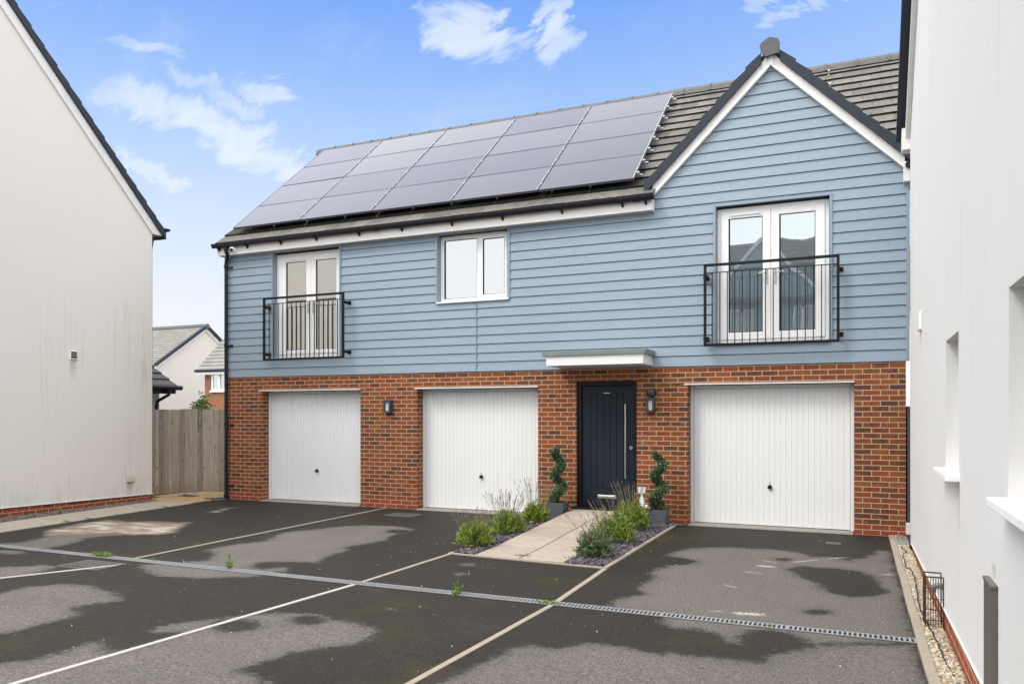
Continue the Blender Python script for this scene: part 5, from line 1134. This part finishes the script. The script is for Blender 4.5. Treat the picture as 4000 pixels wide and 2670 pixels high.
g=MB(); frame_rect(g,wx0,wx1,wz0,wz1,.10,yy,yy+.1); g.box((wx0+wx1)/2-.08,yy-.01,wz0,(wx0+wx1)/2+.08,yy+.1,wz1); g.box(wx0-.08,yy-.08,wz0-.1,wx1+.08,yy+.05,wz0); o=g.build('window',M['upvc'],B_)
g=MB(); g.box(wx0+.09,yy+.04,wz0+.09,wx1-.09,yy+.06,wz1-.09); g.build('pane',M['glass_far'],o)
# white boarded house glimpsed between the brick wall and the right house
Z_=thing('rendered_house','sliver of a distant white house between the brick wall and the right white house','house',(4,20,0))
b=MB(); b.box(.9,20,-.05,9,28,5.6); b.build('wall',M['render_right'],Z_)
b=MB(); b.prism([(19.7,5.55),(24,8.6),(28.3,5.55)],'x',.8,9.2); b.build('roof',M['tile_dark'],Z_)
# low outbuilding, its tiled slope facing the gates
G_=thing('low_garage','low cream outbuilding with a dark tiled slope behind the left gate','garage',(-17,1.5,0))
gx_,ga,gb,gz_,gt=-15.90,-.55,2.83,2.40,.62
b=MB(); b.prism([(gx_-5.0,0),(gx_-.3,0),(gx_-.3,gz_-.06),(gx_-2.65,gz_+2.35*gt-.1),(gx_-5.0,gz_-.06)],'y',ga+.1,gb-.28); b.build('wall',M['render_far'],G_)
b=MB(); far_tiles(b,(gx_,ga,gz_),(gx_,gb,gz_),(gx_-2.65,gb,gz_+2.65*gt),(gx_-2.65,ga,gz_+2.65*gt),10,.035,.30)
far_tiles(b,(gx_-5.3,ga,gz_),(gx_-5.3,gb,gz_),(gx_-2.65,gb,gz_+2.65*gt),(gx_-2.65,ga,gz_+2.65*gt),10,.035,.30); o=b.build('roof',M['tile_dark'],G_)
g=MB(); g.tube([(gx_+.05,ga,gz_-.04),(gx_+.05,gb+.10,gz_-.04)],.06,10); g.build('gutter',M['black'],G_)
g=MB(); g.box(gx_-.30,ga+.1,gz_-.19,gx_-.02,gb-.02,gz_-.05); g.build('fascia',M['black'],G_)
g=MB(); g.prism([(gx_-.02,gz_-.05),(gx_-2.65,gz_+2.65*gt-.05),(gx_-2.65,gz_+2.65*gt-.17),(gx_-.02,gz_-.17)],'y',gb-.06,gb-.01); g.build('barge_board',M['fascia'],G_)
g=MB(); g.tube([(gx_+.05,gb-.30,gz_-.08),(gx_+.05,gb-.30,gz_-.22),(gx_-.2,gb-.42,gz_-.38),(gx_-.23,gb-.43,gz_-.5),(gx_-.23,gb-.43,0)],.042,10); g.build('downpipe',M['black'],G_)
# house across the court, seen in the window reflections
O=thing('facing_house','blue clad gabled house across the court, seen mirrored in the right french door','house',(-3.6,-23.3,0))
oy=-23.3; ax=-3.7; az=9.25
b=MB(); b.box(-16,oy-8,0,10,oy,6.6); b.prism([(ax-2.0,6.6),(ax+2.0,6.6),(ax+2.0,7.3),(ax,az),(ax-2.0,7.3)],'y',oy-.2,oy+.02); b.build('wall',M['clad'],O)
b=MB(); far_tiles(b,(-16.3,oy+.3,6.55),(10.3,oy+.3,6.55),(10.3,oy-4,10.0),(-16.3,oy-4,10.0),14,.03,.9); 
b.prism([(ax-2.2,7.2),(ax,az+.1),(ax+2.2,7.2),(ax+2.2,7.1),(ax,az),(ax-2.2,7.1)],'y',oy-3,oy-.1); b.build('roof',M['tile_dark'],O)
b=MB(); b.prism([(ax-2.1,7.0),(ax,az-.05),(ax,az+.16),(ax-2.1,7.2)],'y',oy,oy+.1); b.prism([(ax,az-.05),(ax+2.1,7.0),(ax+2.1,7.2),(ax,az+.16)],'y',oy,oy+.1); b.build('barge_board',M['upvc'],O)
for x in (-5.2,-2.6,-9,1.5):
    g=MB(); frame_rect(g,x,x+1.15,5.0,6.3,.09,oy+.02,oy+.08); g.box(x+.53,oy+.02,5.0,x+.62,oy+.08,6.3); o=g.build('window',M['upvc'],O); g=MB(); g.box(x+.08,oy+.01,5.08,x+1.07,oy+.04,6.22); g.build('pane',M['curtain'],o)
g=MB(); g.box(-16.2,oy+.2,6.4,ax-2.2,oy+.32,6.6); g.box(ax+2.2,oy+.2,6.4,10.2,oy+.32,6.6); g.build('fascia',M['upvc'],O)

# ------------------------------------------------------------------ world, sun, camera
w=bpy.data.worlds.new('World'); S.world=w; w.use_nodes=True; nt=w.node_tree; nt.nodes.clear()
EXP=.50
t=NT.__new__(NT); t.n=nt; out=t.N('ShaderNodeOutputWorld'); bg=t.N('ShaderNodeBackground'); t.L(bg.outputs[0],out.inputs[0])
d=t.coord('Generated'); sp=t.N('ShaderNodeSeparateXYZ'); t.L(d,sp.inputs[0]); X_,Y_,Z_=sp.outputs
blue=t.ramp(Z_,[(0,(.93,.955,1)),(.07,(.93,.955,1)),(.13,(.88,.925,1)),(.22,(.70,.82,1)),(.30,(.52,.70,1)),(.38,(.35,.56,.99)),(.47,(.20,.41,.96)),(.56,(.15,.35,.92))])
ax_=t.math('SUBTRACT',X_,-.45); blue=t.mix(t.sstep(X_,-.35,.25),blue,t.mix(.30,blue,(.55,.74,1)))
yy=t.math('MAXIMUM',Y_,.05); u=t.math('DIVIDE',X_,yy); v=t.math('DIVIDE',Z_,yy)
cv=t.N('ShaderNodeCombineXYZ'); t.L(u,cv.inputs[0]); t.L(v,cv.inputs[1])
nc=t.noise(t.map(cv.outputs[0],(1,1.9,1)),4.5,6,.66,.6,col=True); ns_=t.N('ShaderNodeSeparateXYZ'); t.L(nc,ns_.inputs[0])
u2=t.math('ADD',u,t.math('MULTIPLY_ADD',ns_.outputs[0],.22,-.11)); v2=t.math('ADD',v,t.math('MULTIPLY_ADD',ns_.outputs[1],.13,-.065))
acc=None
for (cu,cw,m00,m01,m10,m11,st) in CLOUDS:
    du=t.math('SUBTRACT',u2,cu); dv=t.math('SUBTRACT',v2,cw)
    p=t.math('ADD',t.math('MULTIPLY',du,m00),t.math('MULTIPLY',dv,m01)); q=t.math('ADD',t.math('MULTIPLY',du,m10),t.math('MULTIPLY',dv,m11))
    r2=t.math('ADD',t.math('MULTIPLY',p,p),t.math('MULTIPLY',q,q)); g=t.math('MULTIPLY',t.sstep(r2,2.0,.0),st)
    acc=g if acc is None else t.math('MAXIMUM',acc,g)
fb=t.noise(t.map(cv.outputs[0],(1,1.8,1),rot=(0,0,.35)),6,6,.62,.6)
cl=t.sstep(t.math('ADD',acc,t.math('MULTIPLY_ADD',fb,1.4,-.80)),-.12,1.15)
cl=t.math('MULTIPLY',cl,t.math('GREATER_THAN',Y_,.06))
sky=t.mix(t.math('MULTIPLY',cl,t.sstep(u,-1.25,-.55) if False else .85),blue,(.88,.95,1.0))
v_=t.N('ShaderNodeVectorMath',operation='SCALE'); t.L(sky,v_.inputs[0]); v_.inputs['Scale'].default_value=2**-EXP; sky=v_.outputs[0]
# bright overcast over and behind the viewer
ov=t.math('MAXIMUM',t.sstep(Z_,.50,.62),t.sstep(Y_,.36,.12))
on=t.noise(d,1.7,4,.55,.5)
oc=t.mix(t.sstep(on,.3,.7),(.95,.965,1.0),(1.06,1.06,1.06)); k_=t.math('MULTIPLY_ADD',t.sstep(Z_,.10,.95),-.20,1.72); w_=t.N('ShaderNodeVectorMath',operation='SCALE'); t.L(oc,w_.inputs[0]); t.L(k_,w_.inputs['Scale']); oc=w_.outputs[0]
sky=t.mix(ov,sky,oc)
t.L(sky,bg.inputs[0]); bg.inputs[1].default_value=1.0
SUN_AZ=R(219); SUN_EL=R(50)
sl=bpy.data.lights.new('sun','SUN'); sl.energy=1.2; sl.angle=R(20); sl.color=(1,.95,.87)
so=bpy.data.objects.new('sun',sl); COL.objects.link(so)
dirv=Vector((math.cos(SUN_EL)*math.sin(SUN_AZ),math.cos(SUN_EL)*math.cos(SUN_AZ),math.sin(SUN_EL)))
so.rotation_euler=dirv.to_track_quat('Z','Y').to_euler()
cd=bpy.data.cameras.new('camera'); cam=bpy.data.objects.new('camera',cd); COL.objects.link(cam); S.camera=cam
cam.location=(0,-12.02,1.685); cam.rotation_euler=(R(90),0,math.atan(790.5/1795)); cd.sensor_width=36; cd.lens=36*1795/2349; cd.shift_y=166/2349; cd.clip_end=1500; cd.clip_start=.05
S.view_settings.view_transform='Standard'; S.view_settings.look='None'; S.view_settings.exposure=EXP; S.view_settings.gamma=1
S.cycles.max_bounces=8; S.cycles.diffuse_bounces=4; S.cycles.glossy_bounces=4
